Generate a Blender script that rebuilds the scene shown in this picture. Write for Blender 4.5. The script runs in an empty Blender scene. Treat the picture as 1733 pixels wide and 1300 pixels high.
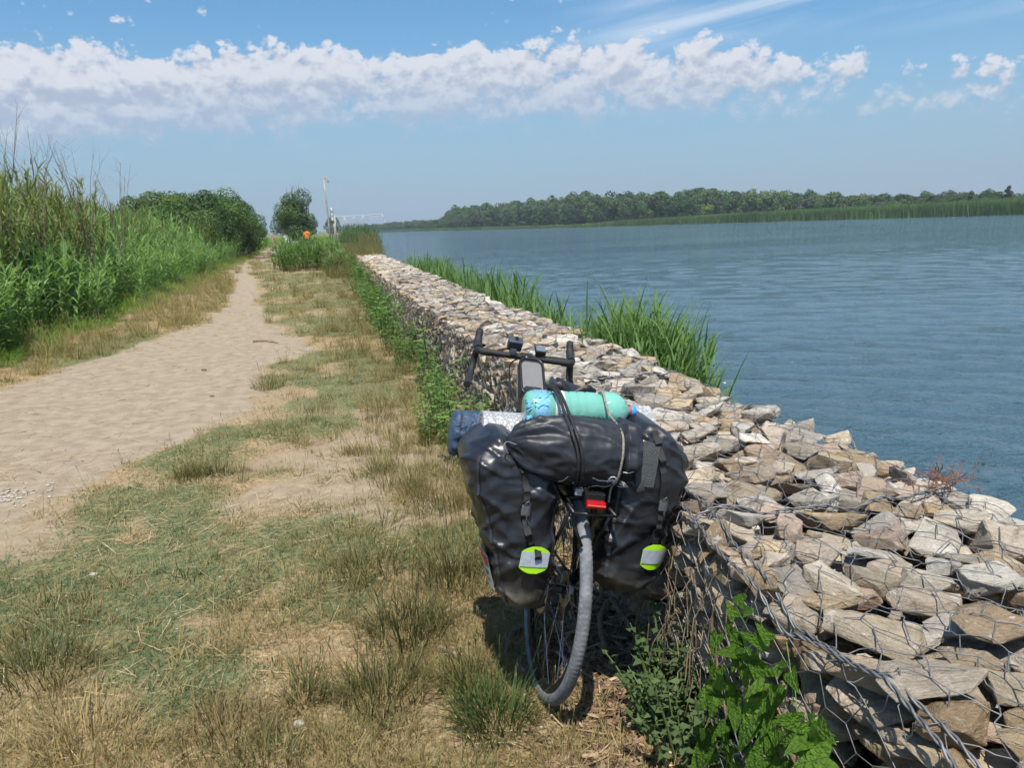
import bpy, bmesh, math, random
import numpy as np
from mathutils import Vector, Matrix

scene = bpy.context.scene
COL = scene.collection
R = math.radians
random.seed(7)
rng = np.random.default_rng(11)

# ------------------------------------------------------------------ camera
CAM_F = 1301.0
ROLL, PITCH, YAW, EYE = math.atan(.0372), math.atan(270.8 / 1301.0), R(12.77), 1.5
cy_, sy_, cp_, sp_ = math.cos(YAW), math.sin(YAW), math.cos(PITCH), math.sin(PITCH)
FW = np.array([sy_ * cp_, cy_ * cp_, -sp_]); RT = np.array([cy_, -sy_, 0.0]); UP = np.cross(RT, FW)
CR, SR = math.cos(ROLL), math.sin(ROLL)
cam_data = bpy.data.cameras.new("camera"); cam = bpy.data.objects.new("camera", cam_data); COL.objects.link(cam)
cam_right = CR * RT + SR * -UP * -1 * -1
cam_right = CR * RT - SR * UP
cam_up = SR * RT + CR * UP
m = Matrix.Identity(4)
for i in range(3):
    m[i][0] = cam_right[i]; m[i][1] = cam_up[i]; m[i][2] = -FW[i]
m[2][3] = EYE
cam.matrix_world = m
cam_data.sensor_width = 36.0; cam_data.lens = 36.0 * CAM_F / 1733.0
cam_data.clip_start = .05; cam_data.clip_end = 6000
scene.camera = cam
scene.render.resolution_x, scene.render.resolution_y = 1024, 769

def at(px, py, z=0.0):
    """ground position seen at a pixel of the photograph"""
    a, b = px - 866.5, py - 650
    d = CAM_F * FW + (a * CR - b * SR) * RT - (a * SR + b * CR) * UP
    t = (z - EYE) / d[2]
    return np.array([0, 0, EYE]) + t * d

# ------------------------------------------------------------------ world, sun, exposure
SUN_EL, SUN_AZ = R(66), R(198)          # azimuth clockwise from +Y: behind the camera, high
world = bpy.data.worlds.new("World"); scene.world = world; world.use_nodes = True
wt = world.node_tree; wt.nodes.clear()

def nd(nt, kind, ins=None, **props):
    n = nt.nodes.new(kind)
    for k, v in props.items():
        setattr(n, k, v)
    for k, v in (ins or {}).items():
        s = n.inputs[k]
        if isinstance(v, bpy.types.NodeSocket): nt.links.new(v, s)
        else: s.default_value = v
    return n
def mth(nt, op, a, b=0.0, c=0.0, clamp=False):
    n = nd(nt, 'ShaderNodeMath', {0: a, 1: b, 2: c}, operation=op, use_clamp=clamp); return n.outputs[0]
def rmp(nt, v, a, b, c=0.0, d=1.0, smooth=True):
    n = nd(nt, 'ShaderNodeMapRange', {'Value': v, 'From Min': a, 'From Max': b, 'To Min': c, 'To Max': d}, clamp=True)
    n.interpolation_type = 'SMOOTHSTEP' if smooth else 'LINEAR'; return n.outputs[0]
def mixc(nt, f, a, b, bt='MIX'):
    n = nd(nt, 'ShaderNodeMix', data_type='RGBA', blend_type=bt)
    for s, v in ((n.inputs[0], f), (n.inputs[6], a), (n.inputs[7], b)):
        if isinstance(v, bpy.types.NodeSocket): nt.links.new(v, s)
        else: s.default_value = v if not isinstance(v, tuple) or len(v) == 4 else (*v, 1)
    return n.outputs[2]
def noise(nt, vec, scale, detail=4, rough=.55, dist=0.0, d2=False):
    n = nd(nt, 'ShaderNodeTexNoise', noise_dimensions='2D' if d2 else '3D', ins={'Scale': scale, 'Detail': detail, 'Roughness': rough, 'Distortion': dist})
    if vec is not None: nt.links.new(vec, n.inputs['Vector'])
    return n.outputs['Fac']

def build_sky():
    nt = wt
    tc = nd(nt, 'ShaderNodeTexCoord')
    sep = nd(nt, 'ShaderNodeSeparateXYZ', {0: tc.outputs['Generated']})
    X, Y, Z = sep.outputs
    deg = 57.2958
    az = mth(nt, 'MULTIPLY', mth(nt, 'ARCTAN2', X, Y), deg)
    el = mth(nt, 'MULTIPLY', mth(nt, 'ARCSINE', Z), deg)
    sky = nd(nt, 'ShaderNodeTexSky', sky_type='NISHITA', sun_disc=False, sun_elevation=SUN_EL, sun_rotation=SUN_AZ,
             altitude=0, air_density=1.25, dust_density=.35, ozone_density=2.2)
    # a long broken bank of fair-weather cumulus; density as a function of (azimuth, elevation)
    def density(de):
        e = mth(nt, 'ADD', el, de)
        v = nd(nt, 'ShaderNodeCombineXYZ', {0: az, 1: mth(nt, 'MULTIPLY', e, 1.35), 2: 3.7}).outputs[0]
        big = noise(nt, v, .085, 2, .5, d2=True)
        n1 = noise(nt, v, .40, 7, .57, .3, d2=True)
        vo = nd(nt, 'ShaderNodeTexVoronoi', {'Vector': v, 'Scale': .80, 'Detail': 3.0, 'Roughness': .55}, feature='F1', normalize=True, voronoi_dimensions='2D')
        bil = mth(nt, 'SUBTRACT', .42, vo.outputs['Distance'])
        # band centre sinks slowly to both sides of the view
        ctr = mth(nt, 'SUBTRACT', 9.9, mth(nt, 'MULTIPLY', mth(nt, 'POWER', mth(nt, 'DIVIDE', mth(nt, 'SUBTRACT', az, 8.0), 40.0), 2.0), 3.2))
        dv = mth(nt, 'SUBTRACT', e, ctr)
        band = mth(nt, 'MULTIPLY', rmp(nt, dv, -4.8, -1.6), rmp(nt, dv, .3, 4.0, 1, 0))
        lump = mth(nt, 'ADD', mth(nt, 'MULTIPLY', mth(nt, 'SUBTRACT', n1, .5), 1.45), mth(nt, 'MULTIPLY', bil, 1.05))
        thin = mth(nt, 'ADD', rmp(nt, az, 14, 40, 0, -.46), rmp(nt, az, -20, 12, .12, 0))
        d = mth(nt, 'ADD', mth(nt, 'MULTIPLY', band, 1.0), mth(nt, 'ADD', lump, mth(nt, 'MULTIPLY', mth(nt, 'SUBTRACT', big, .5), .7)))
        return mth(nt, 'ADD', mth(nt, 'SUBTRACT', d, .49), thin), dv
    d0, dv = density(0.0)
    d1, _ = density(.75)
    soft = rmp(nt, dv, -3.0, 1.5, .85, .24)
    a = nd(nt, 'ShaderNodeMapRange', {'Value': d0, 'From Min': 0.0, 'From Max': soft}, clamp=True); a.interpolation_type = 'SMOOTHSTEP'
    alpha = mth(nt, 'MULTIPLY', a.outputs[0], rmp(nt, dv, -4.0, 1.0, .5, .97))
    lit = rmp(nt, mth(nt, 'SUBTRACT', d0, d1), -.30, .42)
    lit = mth(nt, 'MULTIPLY', lit, rmp(nt, dv, -3.0, 2.0, .55, 1.0))
    ccol = mixc(nt, lit, (3.7, 4.25, 5.4), (6.0, 6.3, 6.9))
    # thin cirrus streaks high up
    rot = nd(nt, 'ShaderNodeCombineXYZ', {0: mth(nt, 'MULTIPLY', mth(nt, 'ADD', mth(nt, 'MULTIPLY', az, .93), mth(nt, 'MULTIPLY', el, .36)), .035),
                                          1: mth(nt, 'MULTIPLY', mth(nt, 'SUBTRACT', mth(nt, 'MULTIPLY', el, .93), mth(nt, 'MULTIPLY', az, .12)), .42), 2: 9.0}).outputs[0]
    ci = noise(nt, rot, 1.0, 5, .5, .4)
    cia = mth(nt, 'MULTIPLY', rmp(nt, ci, .34, .62), rmp(nt, el, 10.3, 13.0, 0, .72))
    cia = mth(nt, 'MULTIPLY', cia, rmp(nt, az, 14, 24))
    hz = rmp(nt, el, 0, 15, .85, 0.0)
    blue = mixc(nt, 1.0, sky.outputs[0], (.60, .88, 1.06, 1), 'MULTIPLY')
    blue = mixc(nt, hz, blue, (2.65, 3.5, 4.8))
    c = mixc(nt, cia, blue, (6.0, 6.7, 7.7))
    c = mixc(nt, alpha, c, ccol)
    bg = nd(nt, 'ShaderNodeBackground', {'Color': c, 'Strength': .088})
    out = nd(nt, 'ShaderNodeOutputWorld', {0: bg.outputs[0]})
build_sky()
world.cycles.sampling_method = 'MANUAL'; world.cycles.sample_map_resolution = 256

sun_data = bpy.data.lights.new("sun", 'SUN'); sun = bpy.data.objects.new("sun", sun_data); COL.objects.link(sun)
sun_data.energy = 4.2; sun_data.angle = R(.53); sun_data.color = (1.0, .955, .88)
sun_dir = Vector((math.sin(SUN_AZ) * math.cos(SUN_EL), math.cos(SUN_AZ) * math.cos(SUN_EL), math.sin(SUN_EL)))
sun.rotation_euler = sun_dir.to_track_quat('Z', 'Y').to_euler(); sun.location = (20, 20, 60)
scene.view_settings.view_transform = 'Standard'; scene.view_settings.look = 'None'
scene.view_settings.gamma = 1.0; scene.view_settings.exposure = 0.48; scene.view_settings.use_curve_mapping = False
scene.render.engine = 'CYCLES'
scene.cycles.max_bounces = 6; scene.cycles.diffuse_bounces = 3; scene.cycles.glossy_bounces = 3; scene.cycles.transparent_max_bounces = 8; scene.cycles.use_denoising = True
scene.cycles.use_adaptive_sampling = True; scene.cycles.adaptive_threshold = .03; scene.cycles.adaptive_min_samples = 16
scene.cycles.caustics_reflective = False; scene.cycles.caustics_refractive = False

# ------------------------------------------------------------------ helpers
def ihash(a, seed):
    h = np.zeros(a.shape[0], dtype=np.uint32) + np.uint32((seed * 2654435761) & 0xffffffff)
    for k in range(a.shape[1]):
        h ^= a[:, k].astype(np.int64).astype(np.uint32) * np.uint32((73856093, 19349663, 83492791)[k])
        h ^= h >> np.uint32(15); h *= np.uint32(2246822519); h ^= h >> np.uint32(13)
    h *= np.uint32(3266489917); h ^= h >> np.uint32(16)
    return h.astype(np.float64) / 4294967295.0
def vn(P, seed=0):
    """value noise 0..1 of (N,2) or (N,3) points"""
    P = np.asarray(P, float); i = np.floor(P).astype(np.int64); f = P - i; f = f * f * (3 - 2 * f)
    d = P.shape[1]; out = np.zeros(len(P))
    for c in range(1 << d):
        o = np.array([(c >> k) & 1 for k in range(d)])
        w = np.prod(np.where(o, f, 1 - f), axis=1)
        out += w * ihash(i + o, seed)
    return out
def fbm(P, scale, octv=4, seed=0, rough=.5):
    P = np.asarray(P, float) * scale; a, s, t = 1.0, 0.0, 0.0
    for k in range(octv):
        s = s + a * vn(P, seed + k * 17); t += a; a *= rough; P = P * 2.03 + 5.3
    return s / t

def newmesh(name, V, F, mats=None, smooth=False, midx=None):
    me = bpy.data.meshes.new(name)
    V = np.asarray(V, np.float32).reshape(-1, 3)
    if isinstance(F, np.ndarray):
        k = F.shape[1]; n = len(F)
        me.vertices.add(len(V)); me.vertices.foreach_set('co', V.ravel())
        me.loops.add(n * k); me.loops.foreach_set('vertex_index', F.astype(np.int32).ravel())
        me.polygons.add(n); me.polygons.foreach_set('loop_start', np.arange(0, n * k, k, dtype=np.int32))
        me.update(calc_edges=True)
    else:
        me.from_pydata([tuple(map(float, v)) for v in V], [], [tuple(int(q) for q in f) for f in F]); me.update()
    if mats is not None:
        for q in (mats if isinstance(mats, (list, tuple)) else [mats]): me.materials.append(q)
    if midx is not None: me.polygons.foreach_set('material_index', np.asarray(midx, np.int32))
    if smooth: me.polygons.foreach_set('use_smooth', np.ones(len(me.polygons), bool))
    return me
def link(name, me, parent=None, loc=None):
    o = bpy.data.objects.new(name, me); COL.objects.link(o)
    if parent is not None: o.parent = parent
    if loc is not None: o.location = loc
    return o
def obj(name, V, F, mat, parent=None, smooth=False, loc=None, midx=None):
    return link(name, newmesh(name, V, F, mat, smooth, midx), parent, loc)
def tag(o, label=None, cat=None, group=None, kind=None):
    if label: o['label'] = label
    if cat: o['category'] = cat
    if group: o['group'] = group
    if kind: o['kind'] = kind
    return o
def empty(name, loc=(0, 0, 0), mw=None):
    o = bpy.data.objects.new(name, None); COL.objects.link(o); o.empty_display_size = .1
    if mw is not None: o.matrix_world = mw
    else: o.location = loc
    return o
def attr(me, name, data, kind='FLOAT', dom='POINT'):
    a = me.attributes.new(name, kind, dom)
    a.data.foreach_set('value' if kind == 'FLOAT' else ('color' if 'COLOR' in kind else 'vector'), np.asarray(data, np.float32).ravel())

class MB:
    """collects shapes for one mesh"""
    def __init__(s): s.V = []; s.F = []; s.n = 0; s.M = []
    def add(s, V, F, mi=0):
        V = np.asarray(V, float).reshape(-1, 3); s.V.append(V)
        for f in F: s.F.append(tuple(int(q) + s.n for q in f)); s.M.append(mi)
        s.n += len(V); return s
    def tube(s, P, r, k=8, cap=True, mi=0, flat=1.0, upv=(0, 0, 1)):
        P = np.asarray(P, float); n = len(P); r = np.broadcast_to(np.asarray(r, float), (n,))
        T = np.gradient(P, axis=0); T /= np.linalg.norm(T, axis=1)[:, None] + 1e-12
        u = np.asarray(upv, float)
        if abs(T[0] @ u) > .95: u = np.array([1.0, 0, 0]) if abs(T[0][0]) < .9 else np.array([0, 1.0, 0])
        V = []
        for i in range(n):
            a = u - T[i] * (u @ T[i]); a /= np.linalg.norm(a) + 1e-12; b = np.cross(T[i], a); u = a
            for q in range(k):
                th = 2 * math.pi * q / k
                V.append(P[i] + r[i] * (math.cos(th) * a * flat + math.sin(th) * b))
        F = [(i * k + q, i * k + (q + 1) % k, (i + 1) * k + (q + 1) % k, (i + 1) * k + q) for i in range(n - 1) for q in range(k)]
        if cap: F += [tuple(range(k - 1, -1, -1)), tuple((n - 1) * k + q for q in range(k))]
        return s.add(V, F, mi)
    def box(s, c, h, rot=None, mi=0, bev=0.0):
        c = np.asarray(c, float); hx, hy, hz = h
        if bev <= 0:
            V = np.array([[x, y, z] for x in (-hx, hx) for y in (-hy, hy) for z in (-hz, hz)])
            F = [(0, 1, 3, 2), (4, 6, 7, 5), (0, 4, 5, 1), (2, 3, 7, 6), (0, 2, 6, 4), (1, 5, 7, 3)]
        else:
            bm = bmesh.new(); bmesh.ops.create_cube(bm, size=2)
            for v in bm.verts: v.co = Vector((v.co.x * hx, v.co.y * hy, v.co.z * hz))
            bmesh.ops.bevel(bm, geom=bm.edges[:], offset=bev, segments=2, affect='EDGES', profile=.6)
            bm.verts.index_update()
            V = np.array([v.co[:] for v in bm.verts]); F = [[v.index for v in f.verts] for f in bm.faces]; bm.free()
        if rot is not None: V = V @ np.array(rot).T
        return s.add(V + c, F, mi)
    def lathe(s, prof, k=24, c=(0, 0, 0), axis='z', mi=0, cap=True):
        """prof: (r, h) along axis"""
        V = []
        for r, h in prof:
            for q in range(k):
                t = 2 * math.pi * q / k; x, y = r * math.cos(t), r * math.sin(t)
                V.append({'z': (x, y, h), 'x': (h, x, y), 'y': (y, h, x)}[axis])
        n = len(prof)
        F = [(i * k + q, i * k + (q + 1) % k, (i + 1) * k + (q + 1) % k, (i + 1) * k + q) for i in range(n - 1) for q in range(k)]
        if cap: F += [tuple(range(k - 1, -1, -1)), tuple((n - 1) * k + q for q in range(k))]
        return s.add(np.array(V) + np.asarray(c, float), F, mi)
    def ribbon(s, P, W, N, th=.002, mi=0):
        """flat strap along P, width vector W(i), outward normal N(i)"""
        P = np.asarray(P, float); n = len(P); W = np.broadcast_to(np.asarray(W, float), (n, 3)); N = np.broadcast_to(np.asarray(N, float), (n, 3))
        V = []
        for i in range(n):
            V += [P[i] - W[i], P[i] + W[i], P[i] + W[i] + N[i] * th, P[i] - W[i] + N[i] * th]
        F = [(i * 4 + q, i * 4 + (q + 1) % 4, i * 4 + 4 + (q + 1) % 4, i * 4 + 4 + q) for i in range(n - 1) for q in range(4)]
        F += [(3, 2, 1, 0), tuple((n - 1) * 4 + q for q in range(4))]
        return s.add(V, F, mi)
    def mesh(s, name, mat, smooth=False, sharp=None):
        me = newmesh(name, np.concatenate(s.V), s.F, mat, smooth, s.M if any(s.M) else None)
        if sharp is not None and smooth: me.set_sharp_from_angle(angle=R(sharp))
        return me
    def build(s, name, mat, parent=None, smooth=False, sharp=None):
        return link(name, s.mesh(name, mat, smooth, sharp), parent)

# ------------------------------------------------------------------ materials
def material(name):
    m = bpy.data.materials.new(name); m.use_nodes = True; nt = m.node_tree
    b = nt.nodes['Principled BSDF']; return m, nt, b
def simple(name, col, rough=.6, metal=0.0, spec=.5, var=.0, scale=30.0, bump=0.0, bscale=80.0, coat=0.0, sheen=0.0):
    m, nt, b = material(name)
    b.inputs['Roughness'].default_value = rough; b.inputs['Metallic'].default_value = metal
    b.inputs['Specular IOR Level'].default_value = spec; b.inputs['Coat Weight'].default_value = coat
    b.inputs['Sheen Weight'].default_value = sheen
    tc = nd(nt, 'ShaderNodeTexCoord').outputs['Object']
    if var > 0:
        f = noise(nt, tc, scale, 5, .6)
        c = mixc(nt, rmp(nt, f, .3, .7), tuple(x * (1 - var) for x in col), tuple(min(1, x * (1 + var)) for x in col))
        nt.links.new(c, b.inputs['Base Color'])
        nt.links.new(rmp(nt, f, .3, .7, rough * .85, min(1, rough * 1.15)), b.inputs['Roughness'])
    else: b.inputs['Base Color'].default_value = (*col, 1)
    if bump > 0:
        bn = nd(nt, 'ShaderNodeBump', {'Height': noise(nt, tc, bscale, 6, .6), 'Strength': bump, 'Distance': .01})
        nt.links.new(bn.outputs[0], b.inputs['Normal'])
    return m
def leafmat(name, cols, trans=.35, rough=.5, objrand=False, vein=False):
    """foliage: colour range by per-instance tint or object random, thin translucency"""
    m, nt, b = material(name)
    if objrand: t = nd(nt, 'ShaderNodeObjectInfo').outputs['Random']
    else: t = nd(nt, 'ShaderNodeAttribute', attribute_name='tint', attribute_type='INSTANCER').outputs['Fac']
    v = nd(nt, 'ShaderNodeAttribute', attribute_name='v', attribute_type='GEOMETRY').outputs['Fac']
    t = mth(nt, 'ADD', mth(nt, 'MULTIPLY', t, .62), mth(nt, 'MULTIPLY', v, .38))
    cr = nd(nt, 'ShaderNodeValToRGB', {0: t}); el = cr.color_ramp.elements
    el[0].position = 0; el[0].color = (*cols[0], 1); el[1].position = 1; el[1].color = (*cols[-1], 1)
    for i, c in enumerate(cols[1:-1]):
        e = el.new((i + 1) / (len(cols) - 1)); e.color = (*c, 1)
    colr = cr.outputs[0]
    if vein:   # pale midrib and side veins, blotchy blade
        oc = nd(nt, 'ShaderNodeTexCoord').outputs['Object']; sp = nd(nt, 'ShaderNodeSeparateXYZ', {0: oc}); ax = mth(nt, 'ABSOLUTE', sp.outputs[0])
        sv_ = mth(nt, 'SINE', mth(nt, 'MULTIPLY', mth(nt, 'SUBTRACT', sp.outputs[1], mth(nt, 'MULTIPLY', ax, .9)), 42.0))
        vf = mth(nt, 'MAXIMUM', rmp(nt, ax, .030, .010), mth(nt, 'MULTIPLY', rmp(nt, sv_, .90, .99), .55))
        colr = mixc(nt, mth(nt, 'MULTIPLY', vf, .55), colr, (.30, .42, .14))
        colr = mixc(nt, rmp(nt, noise(nt, oc, 5.0, 4, .6), .35, .7, 0, .45), colr, mixc(nt, 1.0, colr, (.55, .6, .5, 1), 'MULTIPLY'))
        bmp = nd(nt, 'ShaderNodeBump', {'Height': mth(nt, 'ADD', mth(nt, 'MULTIPLY', vf, -.5), noise(nt, oc, 6.0, 3, .5)), 'Strength': .8, 'Distance': .06}); nt.links.new(bmp.outputs[0], b.inputs['Normal'])
    nt.links.new(colr, b.inputs['Base Color']); b.inputs['Roughness'].default_value = rough + (.1 if not vein else -.05)
    b.inputs['Specular IOR Level'].default_value = .2
    tr = nd(nt, 'ShaderNodeBsdfTranslucent', {'Color': mixc(nt, 1.0, colr, (1.25, 1.35, .7, 1), 'MULTIPLY')})
    mx = nd(nt, 'ShaderNodeMixShader', {0: trans, 1: b.outputs[0], 2: tr.outputs[0]})
    nt.links.new(mx.outputs[0], nt.nodes['Material Output'].inputs[0])
    return m

# scatter many copies of small plants as one mass (stuff)
def scatter(name, variants, P, rz, sc, tint, tilt=None, var=None):
    n = len(P)
    col = bpy.data.collections.new(name + "_kinds")
    for i, me in enumerate(variants):
        o = bpy.data.objects.new("%s_kind_%02d" % (name, i), me); col.objects.link(o)
    me = bpy.data.meshes.new(name); me.vertices.add(n); me.vertices.foreach_set('co', np.asarray(P, np.float32).ravel()); me.update()
    rot = np.zeros((n, 3), np.float32); rot[:, 2] = rz
    if tilt is not None: rot[:, :2] = tilt
    attr(me, 'rot', rot, 'FLOAT_VECTOR'); attr(me, 'sc', sc); attr(me, 'tint', tint)
    a = me.attributes.new('var', 'INT', 'POINT')
    a.data.foreach_set('value', np.asarray(rng.integers(0, len(variants), n) if var is None else var, np.int32))
    o = link(name, me)
    ng = bpy.data.node_groups.new(name, 'GeometryNodeTree')
    ng.interface.new_socket('Geometry', in_out='INPUT', socket_type='NodeSocketGeometry')
    ng.interface.new_socket('Geometry', in_out='OUTPUT', socket_type='NodeSocketGeometry')
    gi = ng.nodes.new('NodeGroupInput'); go = ng.nodes.new('NodeGroupOutput')
    ci = ng.nodes.new('GeometryNodeCollectionInfo'); ci.inputs['Collection'].default_value = col
    ci.inputs['Separate Children'].default_value = True; ci.inputs['Reset Children'].default_value = True
    ip = ng.nodes.new('GeometryNodeInstanceOnPoints'); ip.inputs['Pick Instance'].default_value = True
    def na(nm, ty):
        q = ng.nodes.new('GeometryNodeInputNamedAttribute'); q.data_type = ty; q.inputs['Name'].default_value = nm
        return [s for s in q.outputs if s.enabled and s.name == 'Attribute'][0]
    L = ng.links.new
    L(gi.outputs[0], ip.inputs['Points']); L(ci.outputs[0], ip.inputs['Instance'])
    L(na('var', 'INT'), ip.inputs['Instance Index']); L(na('sc', 'FLOAT'), ip.inputs['Scale'])
    e2r = ng.nodes.new('FunctionNodeEulerToRotation'); L(na('rot', 'FLOAT_VECTOR'), e2r.inputs[0]); L(e2r.outputs[0], ip.inputs['Rotation'])
    L(ip.outputs[0], go.inputs[0])
    md = o.modifiers.new('scatter', 'NODES'); md.node_group = ng
    o['kind'] = 'stuff'
    return o

# blades and leaves -> arrays; v attribute = random per blade
class Blades:
    def __init__(s): s.V = []; s.F = []; s.A = []; s.n = 0; s.M = []
    def blade(s, base, az, length, width, lean, droop, seg=3, vv=None, fold=0.0, mi=0):
        """tapering blade; lean = start angle from vertical, droop = extra bend to the tip"""
        p = np.array(base, float); d = np.array([math.cos(az), math.sin(az), 0]); side = np.array([-math.sin(az), math.cos(az), 0])
        vv = random.random() if vv is None else vv
        st = s.n; ang = lean
        prof = {1: (.9, .0), 2: (1, .75, 0), 3: (.8, 1, .65, 0), 4: (.6, 1, .9, .55, 0), 5: (.5, .95, 1, .8, .45, 0)}[seg]
        for i in range(seg + 1):
            w = width * .5 * prof[i]
            if i == seg: s.V.append(p.copy()); s.A.append(vv); s.n += 1
            else:
                s.V += [p - side * w, p + side * w]; s.A += [vv, vv]; s.n += 2
            ang = lean + droop * ((i + 1) / seg) ** 1.3
            p = p + (length / seg) * (d * math.sin(ang) + np.array([0, 0, math.cos(ang)]))
        for i in range(seg - 1):
            a = st + 2 * i; s.F.append((a, a + 1, a + 3, a + 2)); s.M.append(mi)
        a = st + 2 * (seg - 1); s.F.append((a, a + 1, a + 2)); s.M.append(mi)
    def leaf(s, base, direc, nrm, length, width, vv=None, curl=.15, mi=0):
        d = np.array(direc, float); d /= np.linalg.norm(d); n = np.array(nrm, float); n -= d * (n @ d); n /= np.linalg.norm(n) + 1e-9; sd = np.cross(n, d)
        p = np.array(base, float); vv = random.random() if vv is None else vv; st = s.n
        s.V += [p, p + d * length * .35 + sd * width * .5 + n * curl * width, p + d * length - n * curl * length * .6, p + d * length * .35 - sd * width * .5 + n * curl * width, p + d * length * .45]
        s.A += [vv] * 5; s.n += 5
        s.F += [(st, st + 1, st + 4), (st + 1, st + 2, st + 4), (st + 2, st + 3, st + 4), (st + 3, st, st + 4)]; s.M += [mi] * 4
    def tube(s, P, r, k=4, vv=0.5, mi=0):
        b = MB().tube(P, r, k); V = np.concatenate(b.V)
        for f in b.F: s.F.append(tuple(q + s.n for q in f)); s.M.append(mi)
        s.V += list(V); s.A += [vv] * len(V); s.n += len(V)
    def mesh(s, name, mats, smooth=True):
        me = newmesh(name, np.array(s.V), s.F, mats, smooth, s.M if any(s.M) else None); attr(me, 'v', s.A); return me
# ------------------------------------------------------------------ layout of the place (metres; wall runs along +Y)
WALL_W, WALL_H, WATER_Z = .92, .67, -.8
def x_left(y): return np.interp(y, [0, 1.4, 2.2, 5, 9, 15, 30], [.86, .89, .95, .98, .90, .86, .80])
def x_bank(y): return np.interp(y, [0, 15, 30, 45, 100, 270, 600, 660], [1.78, 1.76, 1.7, 2.6, 5.0, 12.0, 32, 90])
def x_far(y): return np.interp(y, [-60, 0, 100, 159, 232, 298, 440, 609, 680], [240, 222, 190, 166.4, 141, 103, 66.6, 33, -40])
def path_r(y): return np.interp(y, [0, 3.6, 4.57, 5.3, 6.76, 8.2, 10.4, 13.2, 17.3, 24.5, 31, 36.4, 45, 60, 80, 125], [-2.9, -2.35, -1.9, -1.5, -1.0, -.85, -.6, -1.1, -1.68, -2.25, -3.1, -3.75, -3.7, -4.05, -4.7, -5.4])
def path_l(y): return np.interp(y, [0, 7.9, 9.4, 11.8, 13.8, 17.8, 25, 31, 37.5, 45, 59, 80, 125], [-9, -3.7, -3.15, -2.75, -2.1, -2.3, -2.82, -3.7, -4.45, -4.3, -4.7, -5.4, -6.4])
def sstep(a, b, x): t = np.clip((x - a) / (b - a), 0, 1); return t * t * (3 - 2 * t)

GREEN_SPOTS = [at(*p) for p in [(500, 722), (560, 712), (300, 840), (200, 850), (330, 870), (120, 900), (600, 880), (250, 960), (420, 950), (700, 880), (100, 1080), (330, 1160), (560, 1000), (470, 600), (580, 560), (640, 620), (220, 575), (150, 660), (330, 775), (250, 1110)]]
def fields(x, y):
    """path, green mat and dry straw cover at ground positions"""
    P = np.stack([x, y], 1)
    wob = (fbm(P, .9, 4, 3) - .5) * 1.1 * np.interp(y, [0, 6, 11, 18, 40], [.35, .7, .75, .4, .35])
    pm = sstep(-.32, .22, path_r(y) - x + wob) * sstep(-.3, .25, x - path_l(y) + wob * .8)
    pm *= 1 - .8 * sstep(90, 140, y)
    g = sstep(.47, .68, fbm(P, .85, 4, 21) + .12 * (fbm(P, 6, 2, 5) - .5))
    for s in GREEN_SPOTS:
        rr = .10 + .045 * s[1]
        g = np.maximum(g, np.exp(-(((x - s[0]) / rr) ** 2 + ((y - s[1]) / (rr * 1.2)) ** 2)) * 1.1)
    g = np.maximum(g, .72 * (1 - .5 * (x < path_l(y))) * sstep(8, 13, y) * sstep(.30, .55, fbm(P, .55, 4, 33)))
    bare = sstep(.53, .67, fbm(P, .7, 4, 77)) * (1 - .7 * sstep(7, 11, y)) * (x > path_l(y) - .1)
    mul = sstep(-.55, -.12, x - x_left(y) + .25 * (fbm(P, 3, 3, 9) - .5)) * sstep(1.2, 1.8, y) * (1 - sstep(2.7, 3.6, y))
    g = np.maximum(g, sstep(55, 90, y) * .9 + (x > x_far(y) - 6) * 1.0)
    g = np.clip(g, 0, 1) * (1 - pm) * (1 - .75 * bare * (1 - sstep(50, 80, y))) * (1 - mul)
    return pm, np.clip(g, 0, 1), bare * (1 - pm) * (1 - sstep(50, 80, y)), mul

def ground_z(x, y):
    P = np.stack([x, y], 1)
    r = np.hypot(x, y)
    z = (fbm(P, .5, 3, 41) - .5) * .06 + (fbm(P, 4.5, 3, 43) - .5) * .028 * np.exp(-r / 14)
    pc_ = (path_l(y) + path_r(y)) / 2; hw_ = np.clip((path_r(y) - path_l(y)) / 2, .2, 1.3)
    z -= .022 * np.exp(-r / 18) * (np.exp(-((x - pc_ - .45 * hw_ - .12 * np.sin(y * .8)) / .16) ** 2) + np.exp(-((x - pc_ + .35 * hw_ - .1 * np.sin(y * .7 + 1)) / .14) ** 2))
    z += (fbm(P, 9, 2, 47) - .5) * .022 * np.exp(-r / 10) * sstep(.45, .6, fbm(P, 1.2, 2, 48))
    z += .10 * sstep(-3.6, -5.5, x) * sstep(3, 9, y)
    z *= 1 - sstep(30, 120, r) * .7
    # the river channel, the near bank (under the wall) and the low far bank
    ch = sstep(0, .5, x - x_bank(y) + .35) * (y < 655)
    far = sstep(-3, 3, x - x_far(y))
    z = z * (1 - ch) - 2.4 * ch * (1 - far) + far * ch * (-.45 + .25 * sstep(3, 40, x - x_far(y)))
    return z

def polar_sheet(r0, r1, ratio, a0, a1, na):
    nr = int(math.log(r1 / r0) / math.log(ratio)) + 2
    rr = r0 * ratio ** np.arange(nr); aa = np.linspace(a0, a1, na)
    Rr, Aa = np.meshgrid(rr, aa, indexing='ij')
    x, y = (Rr * np.sin(Aa)).ravel(), (Rr * np.cos(Aa)).ravel()
    i = np.arange(nr - 1)[:, None] * na + np.arange(na - 1)[None, :]
    F = np.stack([i, i + na, i + na + 1, i + 1], -1).reshape(-1, 4)
    return x, y, F

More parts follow.
